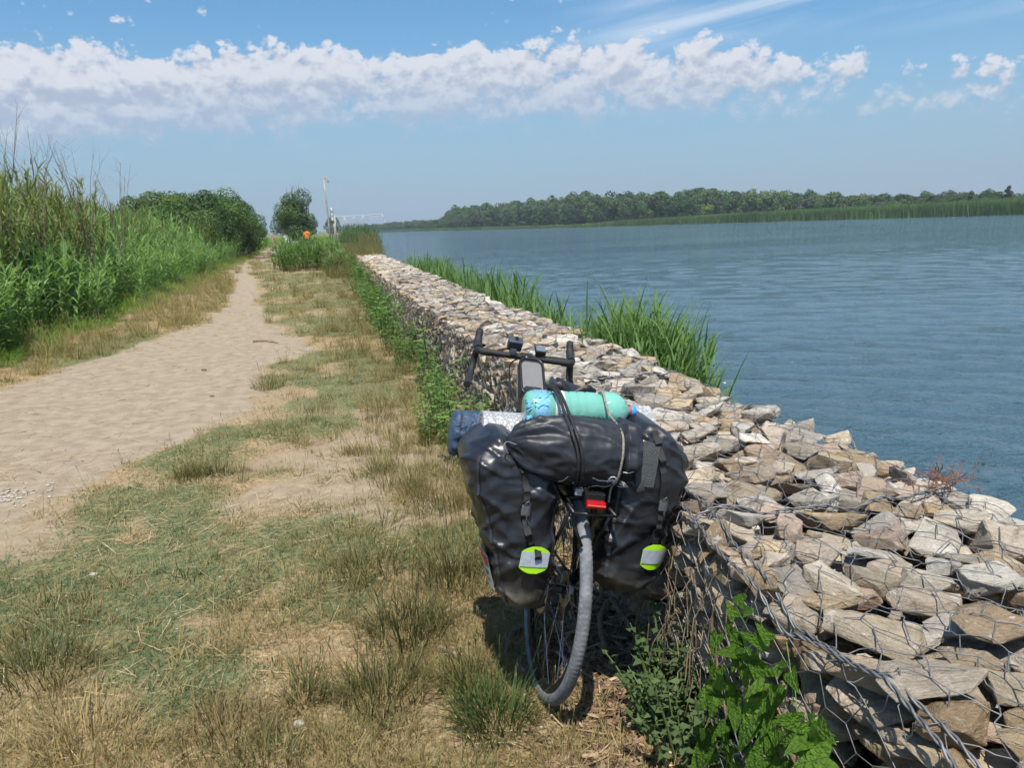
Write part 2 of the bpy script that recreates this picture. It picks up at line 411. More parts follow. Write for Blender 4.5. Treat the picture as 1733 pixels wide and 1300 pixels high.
# ---- ground
def mat_ground():
    m, nt, b = material("ground_soil_and_sand")
    g = nd(nt, 'ShaderNodeNewGeometry').outputs['Position']
    at_ = lambda n: nd(nt, 'ShaderNodeAttribute', attribute_name=n).outputs['Fac']
    pm, gr, ba, mu = at_('path'), at_('green'), at_('bare'), at_('mulch')
    nf = noise(nt, g, 42, 6, .7); nm = noise(nt, g, 7, 6, .65); nb = noise(nt, g, 1.3, 5, .6); ng = noise(nt, g, 160, 3, .7)
    sand = mixc(nt, rmp(nt, nm, .3, .7), (.270, .214, .148), (.375, .308, .224))
    sand = mixc(nt, rmp(nt, nf, .60, .75), sand, (.22, .155, .10))
    sand = mixc(nt, rmp(nt, ng, .66, .74), sand, (.42, .37, .30))
    straw = mixc(nt, rmp(nt, nf, .35, .65), (.20, .135, .070), (.46, .345, .195))
    straw = mixc(nt, mth(nt, 'MULTIPLY', rmp(nt, nb, .35, .65), rmp(nt, nm, .3, .65, .15, .8)), straw, (.33, .245, .145))
    gcol = mixc(nt, rmp(nt, nf, .35, .68), (.065, .085, .035), (.20, .22, .095))
    c = mixc(nt, mth(nt, 'MULTIPLY', ba, .8), straw, sand)
    c = mixc(nt, rmp(nt, mth(nt, 'ADD', gr, mth(nt, 'MULTIPLY', mth(nt, 'SUBTRACT', nm, .5), .8)), .25, .75, 0, .8), c, gcol)
    c = mixc(nt, rmp(nt, mth(nt, 'ADD', pm, mth(nt, 'MULTIPLY', mth(nt, 'SUBTRACT', nm, .5), .5)), .3, .7), c, sand)
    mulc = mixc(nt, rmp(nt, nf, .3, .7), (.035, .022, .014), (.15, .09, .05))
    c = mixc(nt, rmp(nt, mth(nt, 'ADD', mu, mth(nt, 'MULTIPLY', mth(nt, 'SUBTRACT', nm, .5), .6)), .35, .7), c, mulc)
    nt.links.new(c, b.inputs['Base Color']); b.inputs['Roughness'].default_value = .95; b.inputs['Specular IOR Level'].default_value = .15
    h = mth(nt, 'ADD', mth(nt, 'MULTIPLY', mth(nt, 'MULTIPLY', nm, rmp(nt, nb, .35, .65, .25, 1.0)), .6), mth(nt, 'ADD', mth(nt, 'MULTIPLY', nf, .35), mth(nt, 'MULTIPLY', ng, .08)))
    bn = nd(nt, 'ShaderNodeBump', {'Height': h, 'Strength': .9, 'Distance': .035})
    nt.links.new(bn.outputs[0], b.inputs['Normal'])
    return m
gx, gy, gF = polar_sheet(.3, 2600, 1.021, R(-75), R(115), 420)
gz = ground_z(gx, gy)
ground = obj("ground", np.stack([gx, gy, gz], 1), gF, mat_ground(), smooth=True)
tag(ground, kind='structure')
for nme, dat in zip(('path', 'green', 'bare', 'mulch'), fields(gx, gy)): attr(ground.data, nme, dat)

# ---- river
def mat_water():
    m, nt, b = material("river_water")
    g = nd(nt, 'ShaderNodeNewGeometry').outputs['Position']
    def wav(rot, sx, sy, sc, det, seed):
        mp = nd(nt, 'ShaderNodeMapping', {'Vector': g, 'Rotation': (0, 0, R(rot)), 'Scale': (sx, sy, 1), 'Location': (seed, seed * 1.7, seed)})
        return noise(nt, mp.outputs[0], sc, det, .55, .6)
    h = mth(nt, 'ADD', mth(nt, 'MULTIPLY', wav(20, .7, 1, 1.9, 3, 3), .45),
            mth(nt, 'ADD', mth(nt, 'MULTIPLY', wav(-14, .72, 1, 5.2, 4, 8), .40), mth(nt, 'MULTIPLY', wav(35, .8, 1, 14, 3, 5), .16)))
    lanes = rmp(nt, wav(12, .25, 1, .11, 3, 2), .35, .65, .55, 1.2)   # wind lanes: calmer and rougher stretches
    h = mth(nt, 'MULTIPLY', h, lanes)
    bn = nd(nt, 'ShaderNodeBump', {'Height': h, 'Strength': 1.0, 'Distance': .55})
    nt.links.new(bn.outputs[0], b.inputs['Normal'])
    nb = noise(nt, g, .03, 3, .5)
    nt.links.new(mixc(nt, rmp(nt, nb, .3, .7), (.052, .104, .138), (.062, .124, .160)), b.inputs['Base Color'])
    b.inputs['Roughness'].default_value = .07; b.inputs['IOR'].default_value = 1.33; b.inputs['Specular IOR Level'].default_value = .5
    return m
wx, wy, wF = polar_sheet(1.2, 1500, 1.012, R(-6), R(112), 330)
wr = np.hypot(wx, wy)
wP = np.stack([wx, wy], 1)
def dirwave(P, deg, L, seed):
    d = np.array([math.cos(R(deg)), math.sin(R(deg))]); ph = P @ d * 2 * math.pi / L + 5 * fbm(P, .5 / L, 2, seed)
    return np.sin(ph) + .25 * np.sin(2 * ph + 1)
wz = WATER_Z + np.exp(-wr / 45) * (.013 * dirwave(wP, 70, 1.25, 3) + .009 * dirwave(wP, 48, .8, 4) + .010 * dirwave(wP, 95, 1.9, 6))
river = obj("river_water", np.stack([wx, wy, wz], 1), wF, mat_water(), smooth=True)
tag(river, kind='structure')

# ------------------------------------------------------------------ trees
BARK = simple("bark", (.13, .10, .075), .9, var=.4, scale=12, bump=.6, bscale=25)
LEAF_DARK = leafmat("leaves_dark_green", [(.036, .066, .022), (.066, .115, .038), (.118, .178, .058)], .22, objrand=True)
LEAF_MID = leafmat("leaves_mid_green", [(.045, .085, .026), (.085, .150, .045), (.145, .220, .068)], .25, objrand=True)
LEAF_GREY = leafmat("leaves_grey_green", [(.045, .062, .036), (.075, .098, .058), (.125, .145, .09)], .22, objrand=True)
LEAF_YEL = leafmat("leaves_yellow_green", [(.07, .12, .018), (.12, .18, .03), (.19, .26, .05)], .3, objrand=True)
LEAF_OLIVE = leafmat("leaves_olive", [(.045, .055, .020), (.085, .098, .036), (.150, .155, .062)], .25, objrand=True)

def crown_arrays(rs, blobs, nleaf, size, seed):
    """leaf-clump faces spread through overlapping lobes"""
    g = np.random.default_rng(seed); V = []; A = []
    for (cx, cy, cz, rx, ry, rz_) in blobs:
        d = g.normal(size=(nleaf, 3)); d /= np.linalg.norm(d, axis=1)[:, None]
        rad = g.uniform(.55, 1.04, nleaf) ** .6
        lump = .82 + .36 * fbm(d * 1.8 + cx, 1.3, 2, seed)
        p = d * (rad * lump)[:, None] * np.array([rx, ry, rz_]) + np.array([cx, cy, cz])
        n = d + g.normal(size=(nleaf, 3)) * .55 + np.array([0, 0, .25]); n /= np.linalg.norm(n, axis=1)[:, None]
        t = np.cross(n, g.normal(size=(nleaf, 3))); t /= np.linalg.norm(t, axis=1)[:, None]; bb = np.cross(n, t)
        s = size * g.uniform(.55, 1.3, nleaf)[:, None]
        V.append(np.stack([p - t * s, p - bb * s * .55 + n * s * .12, p + t * s, p + bb * s * .55 + n * s * .12], 1))
        A.append(np.repeat(np.clip(.5 * g.random(nleaf) + .5 * g.random(), 0, 1), 4))
    V = np.concatenate(V).reshape(-1, 3); F = np.arange(len(V)).reshape(-1, 4)
    return V, F, np.concatenate(A)
def make_tree_meshes(name, h, rx, base, nb, nleaf, size, seed, leaf, trunk_r=.16, top_bias=.0):
    g = np.random.default_rng(seed)
    blobs = []
    cz, rz_ = (h + base) / 2, (h - base) / 2
    for i in range(nb):
        t = g.uniform(-1, 1); a = g.uniform(0, 6.28); q = math.sqrt(max(0, 1 - t * t * .85)) * math.sqrt(g.uniform(.05, 1))
        br = g.uniform(.30, .50)
        blobs.append((q * rx * .72 * math.cos(a), q * rx * .72 * math.sin(a), cz + t * rz_ * .68 + top_bias, rx * br, rx * br, rz_ * br * g.uniform(.7, 1.0)))
    V, F, A = crown_arrays(None, blobs, nleaf, size, seed)
    cr = newmesh(name + "_crown", V, F, leaf, True); attr(cr, 'v', A)
    tb = MB()
    tb.tube([(0, 0, -.4), (.05 * rx, .03, base * .6), (-.04 * rx, .05, base + .3 * rz_), (.03, 0, cz + .5 * rz_)], [trunk_r * 1.3, trunk_r, trunk_r * .8, trunk_r * .25], 7)
    for b_ in blobs[:7]:
        st = np.array([0, 0, base * g.uniform(.6, 1.2)]); e = np.array(b_[:3]); mid = (st + e) / 2 + np.array([0, 0, .1 * h * g.uniform(-.3, .6)])
        tb.tube([st, mid, e], [trunk_r * .55, trunk_r * .4, trunk_r * .12], 5)
    return tb.mesh(name + "_trunk", BARK, True), cr
def place_tree(name, meshes, loc, s, rz, label, cat='tree', group=None, sz=1.0):
    o = empty(name, loc); o.rotation_euler.z = rz; o.scale = (s, s, s * sz)
    t = link("trunk", meshes[0], o); c = link("crown", meshes[1], o)
    tag(o, label, cat, group); return o

# ---- far bank wood: place rows behind the waterline
FAR = []
for i, (h, rx, base, leaf) in enumerate([(10, 4.0, .6, LEAF_DARK), (10, 3.4, 1.0, LEAF_MID), (10, 4.4, .4, LEAF_DARK), (10, 3.8, .3, LEAF_GREY), (10, 4.2, .3, LEAF_MID)]):
    FAR.append(make_tree_meshes("far_tree_%d" % i, h, rx * 1.12, base * .2, 22, 120, .40, 50 + i, leaf))
FAR_YEL = make_tree_meshes("yellow_tree", 10, 5, .1, 14, 120, .45, 77, LEAF_YEL)
WLX = [600, 630, 760, 1000, 1300, 1733, 1900]; WLY = [394, 393, 390, 384, 375, 363, 358.5]
TOPX = [600, 660, 700, 745, 768, 800, 860, 930, 1000, 1080, 1180, 1280, 1380, 1480, 1560, 1640, 1733, 1900]
TOPY = [380, 376, 372, 370, 350, 343, 338, 331, 326, 322, 320, 320, 323, 326, 327, 323, 325, 324]
def horizon_y(px): return 379 - .0372 * (px - 866)
def far_point(px, push):
    p = at(px, np.interp(px, WLX, WLY), WATER_Z); return p * np.array([push, push, 0]) + np.array([0, 0, -.3])
gx_ = np.random.default_rng(5)
kinds = ["dark green", "leafy mid-green", "dark rounded", "grey-green", "bright mid-green"]
nplaced = 0
for row, (push, hk) in enumerate([(1.16, 1.0), (1.09, .92), (1.045, .74)]):
    px = 622 + row * 9
    while px < 1790:
        dist_top = np.interp(px, TOPX, TOPY)
        q = far_point(px, push + gx_.uniform(-.015, .03)); dep = (q - np.array([0, 0, EYE])) @ FW
        h = ((horizon_y(px) - dist_top) * dep / CAM_F + EYE + .3) * hk * gx_.uniform(.84, 1.08)
        front_gap = row == 2 and px > 1015
        k = int(gx_.integers(0, 5))
        if px > 1450 and row == 1: h *= .8
        if not front_gap:
            w = gx_.uniform(.85, 1.15)
            if h < 8: w *= 1.25
            ft_ = place_tree("far_tree", FAR[k], (q[0], q[1], q[2]), h / 10 * w, gx_.uniform(0, 6.28), "", 'tree', 'trees of the wood on the far river bank', 1 / w); ft_['row'] = row
            nplaced += 1
        px += (CAM_F / dep) * h * gx_.uniform(.30, .52)
fars = [o for o in COL.objects if o.name.startswith('far_tree') and o.type == 'EMPTY']
for o in fars:
    k = [i for i in range(5) if o.children and any(c.data is FAR[i][1] for c in o.children)]
    yl = o.location.y; rw = int(o['row'])
    seg = "far off at the river bend" if yl > 420 else ("at the wood's left end" if yl > 330 else ("left of the yellow-green tree" if yl > 262 else ("right of the yellow-green tree" if yl > 232 else ("behind the tall reeds" if yl > 190 else "at the right edge"))))
    o['label'] = "%s tree in the far wood's %s, %s" % (kinds[k[0]], ("back row", "middle row", "front row")[rw], seg)
q = far_point(1197, 1.035); place_tree("yellow_green_tree", FAR_YEL, q, .62, 1, "bright yellow-green small tree standing out before the far dark wood", 'tree')
# two thin crowns sticking out above the low scrub at the far right
for px, hh in ((1636, 7.0), (1702, 7.4)):
    q = far_point(px, 1.12)
    place_tree("thin_tree", make_tree_meshes("thin_tree", 10, 1.9, 4.5, 7, 60, .4, int(px), LEAF_GREY), q, hh / 10, 2, "thin sparse tree poking above the low scrub on the far bank, %s of two" % ("left" if px < 1650 else "right"), 'tree')

# ---- far reed bed along the opposite waterline (one mass)
REED_FAR = leafmat("reed_leaves_far", [(.075, .125, .040), (.130, .210, .064), (.210, .300, .100)], .3)
def reed_far_kind(seed):
    random.seed(seed); b = Blades()
    for i in range(46):
        b.blade((random.gauss(0, .55), random.gauss(0, .55), 0), random.uniform(0, 6.28), random.uniform(2.4, 3.6), random.uniform(.07, .13), random.uniform(0, .12), random.uniform(.1, .5), 2)
    return b.mesh("far_reed", REED_FAR)
pts = []
for px in np.arange(606, 1800, .75):
    wl = far_point(px, 1.0)
    depth = np.interp(px, [606, 1028, 1060, 1400, 1733], [1.012, 1.012, 1.02, 1.05, 1.10])
    for k in range(9 if px > 1020 else 5):
        s = gx_.uniform(.985, depth); pts.append((wl[0] * s + gx_.normal(0, .5), wl[1] * s + gx_.normal(0, .5), -.9))
pts = np.array(pts); n = len(pts)
hs = np.interp(pts[:, 1], [150, 235, 285, 300, 500], [1.25, 1.05, .70, .42, .55]) * gx_.uniform(.8, 1.1, n)
rb = scatter("far_reeds", [reed_far_kind(i) for i in range(4)], pts, gx_.uniform(0, 6.28, n), hs, np.clip(fbm(pts[:, :2], .08, 3, 4) * 1.2 - .1 + gx_.normal(0, .1, n), 0, 1))
tag(rb, "long green reed bed along the far waterline", "reeds")
# low scrub at the wood's left foot
for i, (px, s) in enumerate([(868, .36), (905, .32), (820, .26), (735, .3), (705, .26)]):
    place_tree("bank_bush", FAR[4], far_point(px, 1.015), s, i * 1.3, "low green bush at the water's edge below the far wood", 'bush', 'bushes along the far waterline', .7)
# wood far behind the path, beyond the river bend
for i, (x, y, s) in enumerate([(-22, 230, .62), (-30, 250, .75), (-14, 260, .66), (-38, 240, .8), (-6, 290, .62), (2, 330, .6), (-46, 220, .85)]):
    place_tree("distant_tree", FAR[i % 3], (x, y, -.1), s * 1.25, i * 1.1, "hazy dark tree far off behind the end of the path", 'tree', 'distant trees behind the path')
# ------------------------------------------------------------------ gabion wall: rocks dropped into the basket one by one
def mat_rock(name, use_attr):
    m, nt, b = material(name)
    tc = nd(nt, 'ShaderNodeTexCoord').outputs['Object']; gp = nd(nt, 'ShaderNodeNewGeometry').outputs['Position']
    if use_attr: base = nd(nt, 'ShaderNodeAttribute', attribute_name='tone').outputs['Color']
    else: base = nd(nt, 'ShaderNodeObjectInfo').outputs['Color']
    n1 = noise(nt, gp, 9, 6, .65, .4); n2 = noise(nt, gp, 34, 7, .7, .3); n3 = noise(nt, gp, 120, 5, .7); n4 = noise(nt, gp, 4.3, 4, .6)
    mp = nd(nt, 'ShaderNodeMapping', {'Vector': tc, 'Scale': (6, 8, 42)}).outputs[0]
    st = noise(nt, mp, 1.6, 5, .65, .8)
    c = mixc(nt, rmp(nt, n2, .32, .70), mixc(nt, .38, base, (.12, .085, .055)), base)
    c = mixc(nt, rmp(nt, n1, .48, .64, 0, .8), c, mixc(nt, .30, base, (.36, .235, .115)))
    n5 = noise(nt, gp, 15, 6, .7, .6)
    c = mixc(nt, rmp(nt, n5, .56, .68, 0, .72), c, (.125, .092, .062))
    c = mixc(nt, rmp(nt, n5, .42, .30, 0, .5), c, (.78, .745, .68))
    c = mixc(nt, rmp(nt, n4, .61, .74, 0, .55), c, (.36, .20, .085))
    c = mixc(nt, rmp(nt, st, .58, .72, 0, .5), c, (.72, .70, .66))
    c = mixc(nt, rmp(nt, st, .38, .28, 0, .4), c, (.16, .13, .105))
    c = mixc(nt, rmp(nt, n3, .58, .74, 0, .6), c, (.085, .07, .055))
    nt.links.new(c, b.inputs['Base Color']); b.inputs['Roughness'].default_value = .85; b.inputs['Specular IOR Level'].default_value = .25
    h = mth(nt, 'ADD', mth(nt, 'MULTIPLY', n2, .5), mth(nt, 'ADD', mth(nt, 'MULTIPLY', n3, .16), mth(nt, 'MULTIPLY', st, .45)))
    bn = nd(nt, 'ShaderNodeBump', {'Height': h, 'Strength': 1.0, 'Distance': .022}); nt.links.new(bn.outputs[0], b.inputs['Normal'])
    return m
ROCK_O, ROCK_A = mat_rock("rock_quartzite", False), mat_rock("rock_quartzite_small", True)
TONES = [(.52, .495, .455), (.57, .545, .50), (.47, .445, .41), (.40, .378, .345), (.49, .44, .365), (.45, .385, .29), (.41, .33, .23), (.46, .36, .235), (.36, .275, .18), (.52, .47, .41), (.45, .35, .285), (.37, .345, .315), (.54, .50, .44), (.47, .40, .33)]

def hull_rock(seed):
    """angular block: hull of points on a squashed box; returns hull planes and three levels of mesh"""
    g = np.random.default_rng(seed)
    n = int(g.integers(10, 17))
    p = g.uniform(-1, 1, (n, 3)); k = np.abs(p).max(1, keepdims=True); p = p / k * g.uniform(.78, 1.0, (n, 1))
    p[:, :2] *= g.uniform(.8, 1.0, (n, 1)); p *= np.array([.5, g.uniform(.30, .42), g.uniform(.11, .22)])
    bm = bmesh.new()
    for q in p: bm.verts.new(q)
    r = bmesh.ops.convex_hull(bm, input=bm.verts[:])
    bmesh.ops.delete(bm, geom=[v for v in bm.verts if not v.link_faces], context='VERTS')
    bmesh.ops.dissolve_limit(bm, angle_limit=R(14), verts=bm.verts[:], edges=bm.edges[:])
    bm.normal_update()
    planes = np.array([[*f.normal, f.normal.dot(f.verts[0].co)] for f in bm.faces])
    bmesh.ops.bevel(bm, geom=bm.edges[:], offset=.011, segments=1, affect='EDGES', profile=.5)
    bmesh.ops.triangulate(bm, faces=bm.faces[:]); bm.verts.index_update()
    lo = (np.array([v.co[:] for v in bm.verts]), np.array([[v.index for v in f.verts] for f in bm.faces]))
    bmesh.ops.subdivide_edges(bm, edges=[e for e in bm.edges if e.calc_length() > .09], cuts=2, use_grid_fill=True)
    bmesh.ops.triangulate(bm, faces=bm.faces[:])
    bmesh.ops.subdivide_edges(bm, edges=[e for e in bm.edges if e.calc_length() > .07], cuts=1, use_grid_fill=True)
    bmesh.ops.triangulate(bm, faces=bm.faces[:]); bm.normal_update(); bm.verts.index_update()
    V = np.array([v.co[:] for v in bm.verts]); N = np.array([v.normal[:] for v in bm.verts])
    d = (fbm(V + seed, 7, 4, seed) - .5) * .038 + (np.abs(fbm(V * np.array([.6, 1, 4]) + seed, 6, 3, seed + 3) - .5)) * -.06 + .006
    V = V + N * d[:, None]
    F = np.array([[v.index for v in f.verts] for f in bm.faces]); bm.free()
    return planes, lo, (V, F)
ROCKS = [hull_rock(900 + i) for i in range(30)]
ROCK_ME = []
for i, (pl, lo, hi) in enumerate(ROCKS):
    me = newmesh("rock_%02d" % i, hi[0], hi[1], ROCK_O, True); me.set_sharp_from_angle(angle=R(20)); ROCK_ME.append(me)

CELL = .02; YA, YB = .05, 30.0
NA_, NY = int(round(WALL_W / CELL)), int((YB - YA) / CELL)
Hf = np.full((NA_, NY), .36); Hf[:11, : int((14 - YA) / CELL)] = 0.0
OWN = np.full((NA_, NY), -1, int)
placed = []
gr_ = np.random.default_rng(23)
def rotm(rz, rx, ry):
    return np.array(Matrix.Rotation(rz, 3, 'Z') @ Matrix.Rotation(ry, 3, 'Y') @ Matrix.Rotation(rx, 3, 'X'))
def drop(L, ya, yb, tries, top, tilt=.22, amax=None):
    k = int(gr_.integers(0, len(ROCKS))); pl, lo, hi = ROCKS[k]
    S = np.array([L, L * gr_.uniform(.85, 1.2), L * gr_.uniform(.8, 1.15)])
    M = rotm(gr_.uniform(0, 6.28), gr_.normal(0, tilt), gr_.normal(0, tilt)) @ np.diag(S)
    V = lo[0] @ M.T; mn, mx = V.min(0), V.max(0)
    nrm = pl[:, :3] @ np.linalg.inv(M); ln = np.linalg.norm(nrm, axis=1); nrm /= ln[:, None]; dd = pl[:, 3] / ln
    na, ny = int(math.ceil((mx[0] - mn[0]) / CELL)), int(math.ceil((mx[1] - mn[1]) / CELL))
    if na >= NA_ - 1 or na < 2 or ny < 2: return False
    xa = mn[0] + (np.arange(na) + .5) * CELL; ya_ = mn[1] + (np.arange(ny) + .5) * CELL
    X, Y = np.meshgrid(xa, ya_, indexing='ij')
    up = nrm[:, 2] > .05; dn = nrm[:, 2] < -.05; sd = ~(up | dn)
    tz = np.full(X.shape, 9.0); bz = np.full(X.shape, -9.0)
    for q in np.where(up)[0]: tz = np.minimum(tz, (dd[q] - nrm[q, 0] * X - nrm[q, 1] * Y) / nrm[q, 2])
    for q in np.where(dn)[0]: bz = np.maximum(bz, (dd[q] - nrm[q, 0] * X - nrm[q, 1] * Y) / nrm[q, 2])
    inside = tz > bz + .004
    if inside.sum() < 6: return False
    best = None
    for t in range(tries):
        ia = int(gr_.integers(0, (NA_ - na) if amax is None else min(amax, NA_ - na)))
        if ia < 3: ia = 0
        elif NA_ - na - ia < 4: ia = NA_ - na - 1
        iy = int(gr_.integers(max(0, (ya - YA) / CELL), max(1, min(NY - ny, (yb - YA) / CELL))))
        if iy + ny >= NY: continue
        z = (Hf[ia:ia + na, iy:iy + ny] - bz)[inside].max() - .012
        tp = z + tz[inside].max(); cost = z + .6 * tz[inside].mean()
        if tp < top and (best is None or cost < best[0]): best = (cost, ia, iy, z)
    if best is None: return False
    _, ia, iy, z = best
    w = Hf[ia:ia + na, iy:iy + ny]; nt_ = np.where(inside, z + tz, -9); own = nt_ > w
    OWN[ia:ia + na, iy:iy + ny][own] = len(placed); w[own] = nt_[own]
    placed.append(dict(k=k, M=M, a=ia * CELL - mn[0], y=YA + iy * CELL - mn[1], z=z, L=L, face=(ia == 0)))
    return True
# stones of the left face and the upper fill
for y0 in np.arange(YA, 14, 1.0):
    miss = 0
    while miss < 14:
        miss = 0 if drop(gr_.uniform(.12, .23), y0, y0 + 1.0, 5, .60, .3, 3) else miss + 1
for y0 in np.arange(YA, 29.5, 1.0):
    miss = 0
    while miss < 16:
        if not drop(gr_.choice([.14, .18, .21, .25, .30], p=[.25, .28, .25, .14, .08]) * gr_.uniform(.85, 1.1), y0, y0 + 1.0, 9, .70, .13): miss += 1
    miss = 0
    while miss < 14:
        if not drop(gr_.uniform(.06, .11), y0, y0 + 1.0, 8, .69, .4): miss += 1

wall = empty("gabion_wall", (1.3, 0, 0))
tag(wall, "long gabion wall of pale angular rocks held in hexagonal wire mesh beside the river", "wall")
def wpos(pl_): return np.array([x_left(pl_['y']) + pl_['a'], pl_['y'], pl_['z']])
seen = np.bincount(OWN[OWN >= 0].ravel(), minlength=len(placed)) * CELL * CELL
score = []
for i, q in enumerate(placed):
    p = wpos(q); d = np.hypot(p[0], p[1])
    vis = seen[i] + (q['L'] ** 2 * .35 if q['face'] and p[1] < 4 else 0)
    infr = (p[0] / max(p[1], .1) < 1.45) and p[1] > .55
    score.append(vis / d ** 2 if infr else vis / d ** 2 * .1)
order = np.argsort(-np.array(score)); parts_ids = set(order[:300].tolist())
SV, SF, SC, off = [], [], [], 0
for i, q in enumerate(placed):
    p = wpos(q); tone = np.array(TONES[int(gr_.integers(0, len(TONES)))]) * gr_.uniform(.74, 1.30) * np.array([1.0, .975, .925])
    if q['face']: tone = tone * np.array([.98, .90, .80])
    if i in parts_ids:
        o = link("rock", ROCK_ME[q['k']], wall)
        mw = Matrix.Identity(4)
        for a in range(3):
            for b in range(3): mw[a][b] = q['M'][a][b]
        mw.translation = Vector(p - np.array([1.3, 0, 0])); o.matrix_local = mw; o.color = (*tone, 1)
    else:
        hi = ROCKS[q['k']][2 if p[1] < 5 else 1]; V = hi[0] @ q['M'].T + p
        SV.append(V); SF.append(hi[1] + off); off += len(V); SC.append(np.tile([*tone, 1.0], (len(V), 1)))
me = newmesh("small_rocks", np.concatenate(SV) - np.array([1.3, 0, 0]), np.concatenate(SF), ROCK_A, True); attr(me, 'tone', np.concatenate(SC), 'FLOAT_COLOR'); me.set_sharp_from_angle(angle=R(32))
o = link("rock_fill", me, wall); o['kind'] = 'stuff'
# dark packed core under the visible stones
ys = np.arange(YA - .3, 31, .5); cb = MB()
def core(a0, a1, z0, z1, y0, y1):
    yy = [y for y in ys if y0 <= y <= y1]; V = []
    for y in yy:
        xl = float(x_left(y)) - 1.3
        V += [(xl + a0, y, z0), (xl + a1, y, z0), (xl + a1, y, z1), (xl + a0, y, z1)]
    F = [(i * 4 + q, i * 4 + (q + 1) % 4, i * 4 + 4 + (q + 1) % 4, i * 4 + 4 + q) for i in range(len(yy) - 1) for q in range(4)]
    F += [(3, 2, 1, 0), tuple((len(yy) - 1) * 4 + q for q in range(4))]
    cb.add(V, F)
core(.20, .905, -1.6, .38, -1, 40)
core(.06, .20, -.2, .34, 14.2, 40)
cb.build("core", simple("wall_core_earth", (.10, .075, .05), .95, var=.5, scale=20, bump=1, bscale=30), wall)

# ---- wire: hexagonal mesh draped over the stones
Hm = Hf.copy()
for s in (1, 2):
    pad = np.pad(Hm, 2, mode='edge'); Hm = np.max([pad[2 + i:2 + i + NA_, 2 + j:2 + j + NY] for i in range(-2, 3) for j in range(-2, 3)], axis=0)
for s in range(3):
    pad = np.pad(Hm, 2, mode='edge'); Hm = np.mean([pad[2 + i:2 + i + NA_, 2 + j:2 + j + NY] for i in range(-2, 3) for j in range(-2, 3)], axis=0)
Hw = np.maximum(Hm * .55 + Hf * .45, Hf)
pad = np.pad(Hw, 1, mode='edge'); Hw = np.maximum(np.mean([pad[1 + i:1 + i + NA_, 1 + j:1 + j + NY] for i in (-1, 0, 1) for j in (-1, 0, 1)], axis=0), Hf) + .004
for s in range(2):
    pad = np.pad(Hw, 1, mode='edge'); Hw = np.mean([pad[1 + i:1 + i + NA_, 1 + j:1 + j + NY] for i in (-1, 0, 1) for j in (-1, 0, 1)], axis=0)
Hw = np.maximum(Hw, Hf - .004) + .002
def wire_point(t, y, jit=True):
    """t: metres up the left face (t<FACE) and then across the top"""
    FACE = .64
    yy = np.clip(y, YA + .02, YB - .05)
    if t < FACE:
        bul = -.016 - .02 * math.sin(t * 4.3 + y * 2.1) * (t / FACE) - .012 * math.sin(y * 5 + 1)
        return np.array([float(x_left(yy)) + bul, yy, t])
    a = t - FACE
    ia, iy = min(NA_ - 1, max(0, int(a / CELL))), min(NY - 1, int((yy - YA) / CELL))
    return np.array([float(x_left(yy)) + a - .012 * (1 - min(1, a / .06)), yy, Hw[ia, iy] + (0 if a > .05 else -.01)])
WIRE = simple("galvanised_wire", (.20, .20, .20), .55, metal=.5, var=.35, scale=40)
WIRE_RUST = simple("rusty_wire", (.20, .085, .045), .8, var=.4, scale=60)
def wire_sheet(y0, y1, r, k, sub, t1=1.55):
    wb = MB(); gw = np.random.default_rng(31)
    hw_, hl = .085, .105
    jit = {}
    def node(i, j):
        if (i, j) not in jit: jit[(i, j)] = gw.normal(0, .010, 2)
        return jit[(i, j)]
    def seg(A, B):
        pts = [wire_point(A[0] + (B[0] - A[0]) * f, A[1] + (B[1] - A[1]) * f) for f in np.linspace(0, 1, sub + 1)]
        wb.tube(pts, r, k, cap=False)
    # hexagons with their twisted sides running across the wall
    nj = int((y1 - y0) / (hl * .75)); ni = int(t1 / hw_)
    for j in range(nj):
        for i in range(ni):
            o_ = (j % 2) * hw_ / 2
            P = lambda ii, jj, up: (np.clip(ii * hw_ + (jj % 2) * hw_ / 2 + node((ii, up), jj)[0], .0, t1), y0 + jj * hl * .75 + (hl * .25 if up else 0) + node((ii, up), jj)[1])
            A, B = P(i, j, 0), P(i, j, 1)
            seg(A, B)
            if j + 1 < nj:
                if j % 2 == 0:
                    seg(B, P(i, j + 1, 0)); seg(B, P(i - 1, j + 1, 0)) if i > 0 else None
                else:
                    seg(B, P(i, j + 1, 0)); seg(B, P(i + 1, j + 1, 0)) if i + 1 < ni else None
    return wb
ws = wire_sheet(.12, 5.0, .00135, 4, 4).build("wire_mesh", WIRE, wall, True); ws['kind'] = 'stuff'; ws.location.x = -1.3
ws = wire_sheet(5.0, 15.0, .0018, 3, 2).build("wire_mesh", WIRE, wall, True); ws['kind'] = 'stuff'; ws.location.x = -1.3
# twisted selvedge wires along the top edges and across at the basket seams
def rope(pts, r=.0026, tw=.011, nm="selvedge_wire"):
    pts = np.array(pts); s = np.concatenate([[0], np.cumsum(np.linalg.norm(np.diff(pts, axis=0), axis=1))]); L = s[-1]
    u = np.linspace(0, L, int(L / .010)); C = np.stack([np.interp(u, s, pts[:, q]) for q in range(3)], 1)
    T = np.gradient(C, axis=0); T /= np.linalg.norm(T, axis=1)[:, None]; A = np.cross(T, [0, 0, 1.0]); A /= np.linalg.norm(A, axis=1)[:, None]; B = np.cross(T, A)
    b = MB()
    for ph in (0, math.pi):
        an = u / tw * .9 + ph; b.tube(C + (np.cos(an)[:, None] * A + np.sin(an)[:, None] * B) * r * 1.15, r, 5)
    o = b.build(nm, WIRE, wall, True); o.location.x = -1.3
    return o
yy = np.arange(.3, 9, .05)
rope([wire_point(.655 + .012 * math.sin(y * 7), y) + np.array([-.006, 0, .008]) for y in yy])
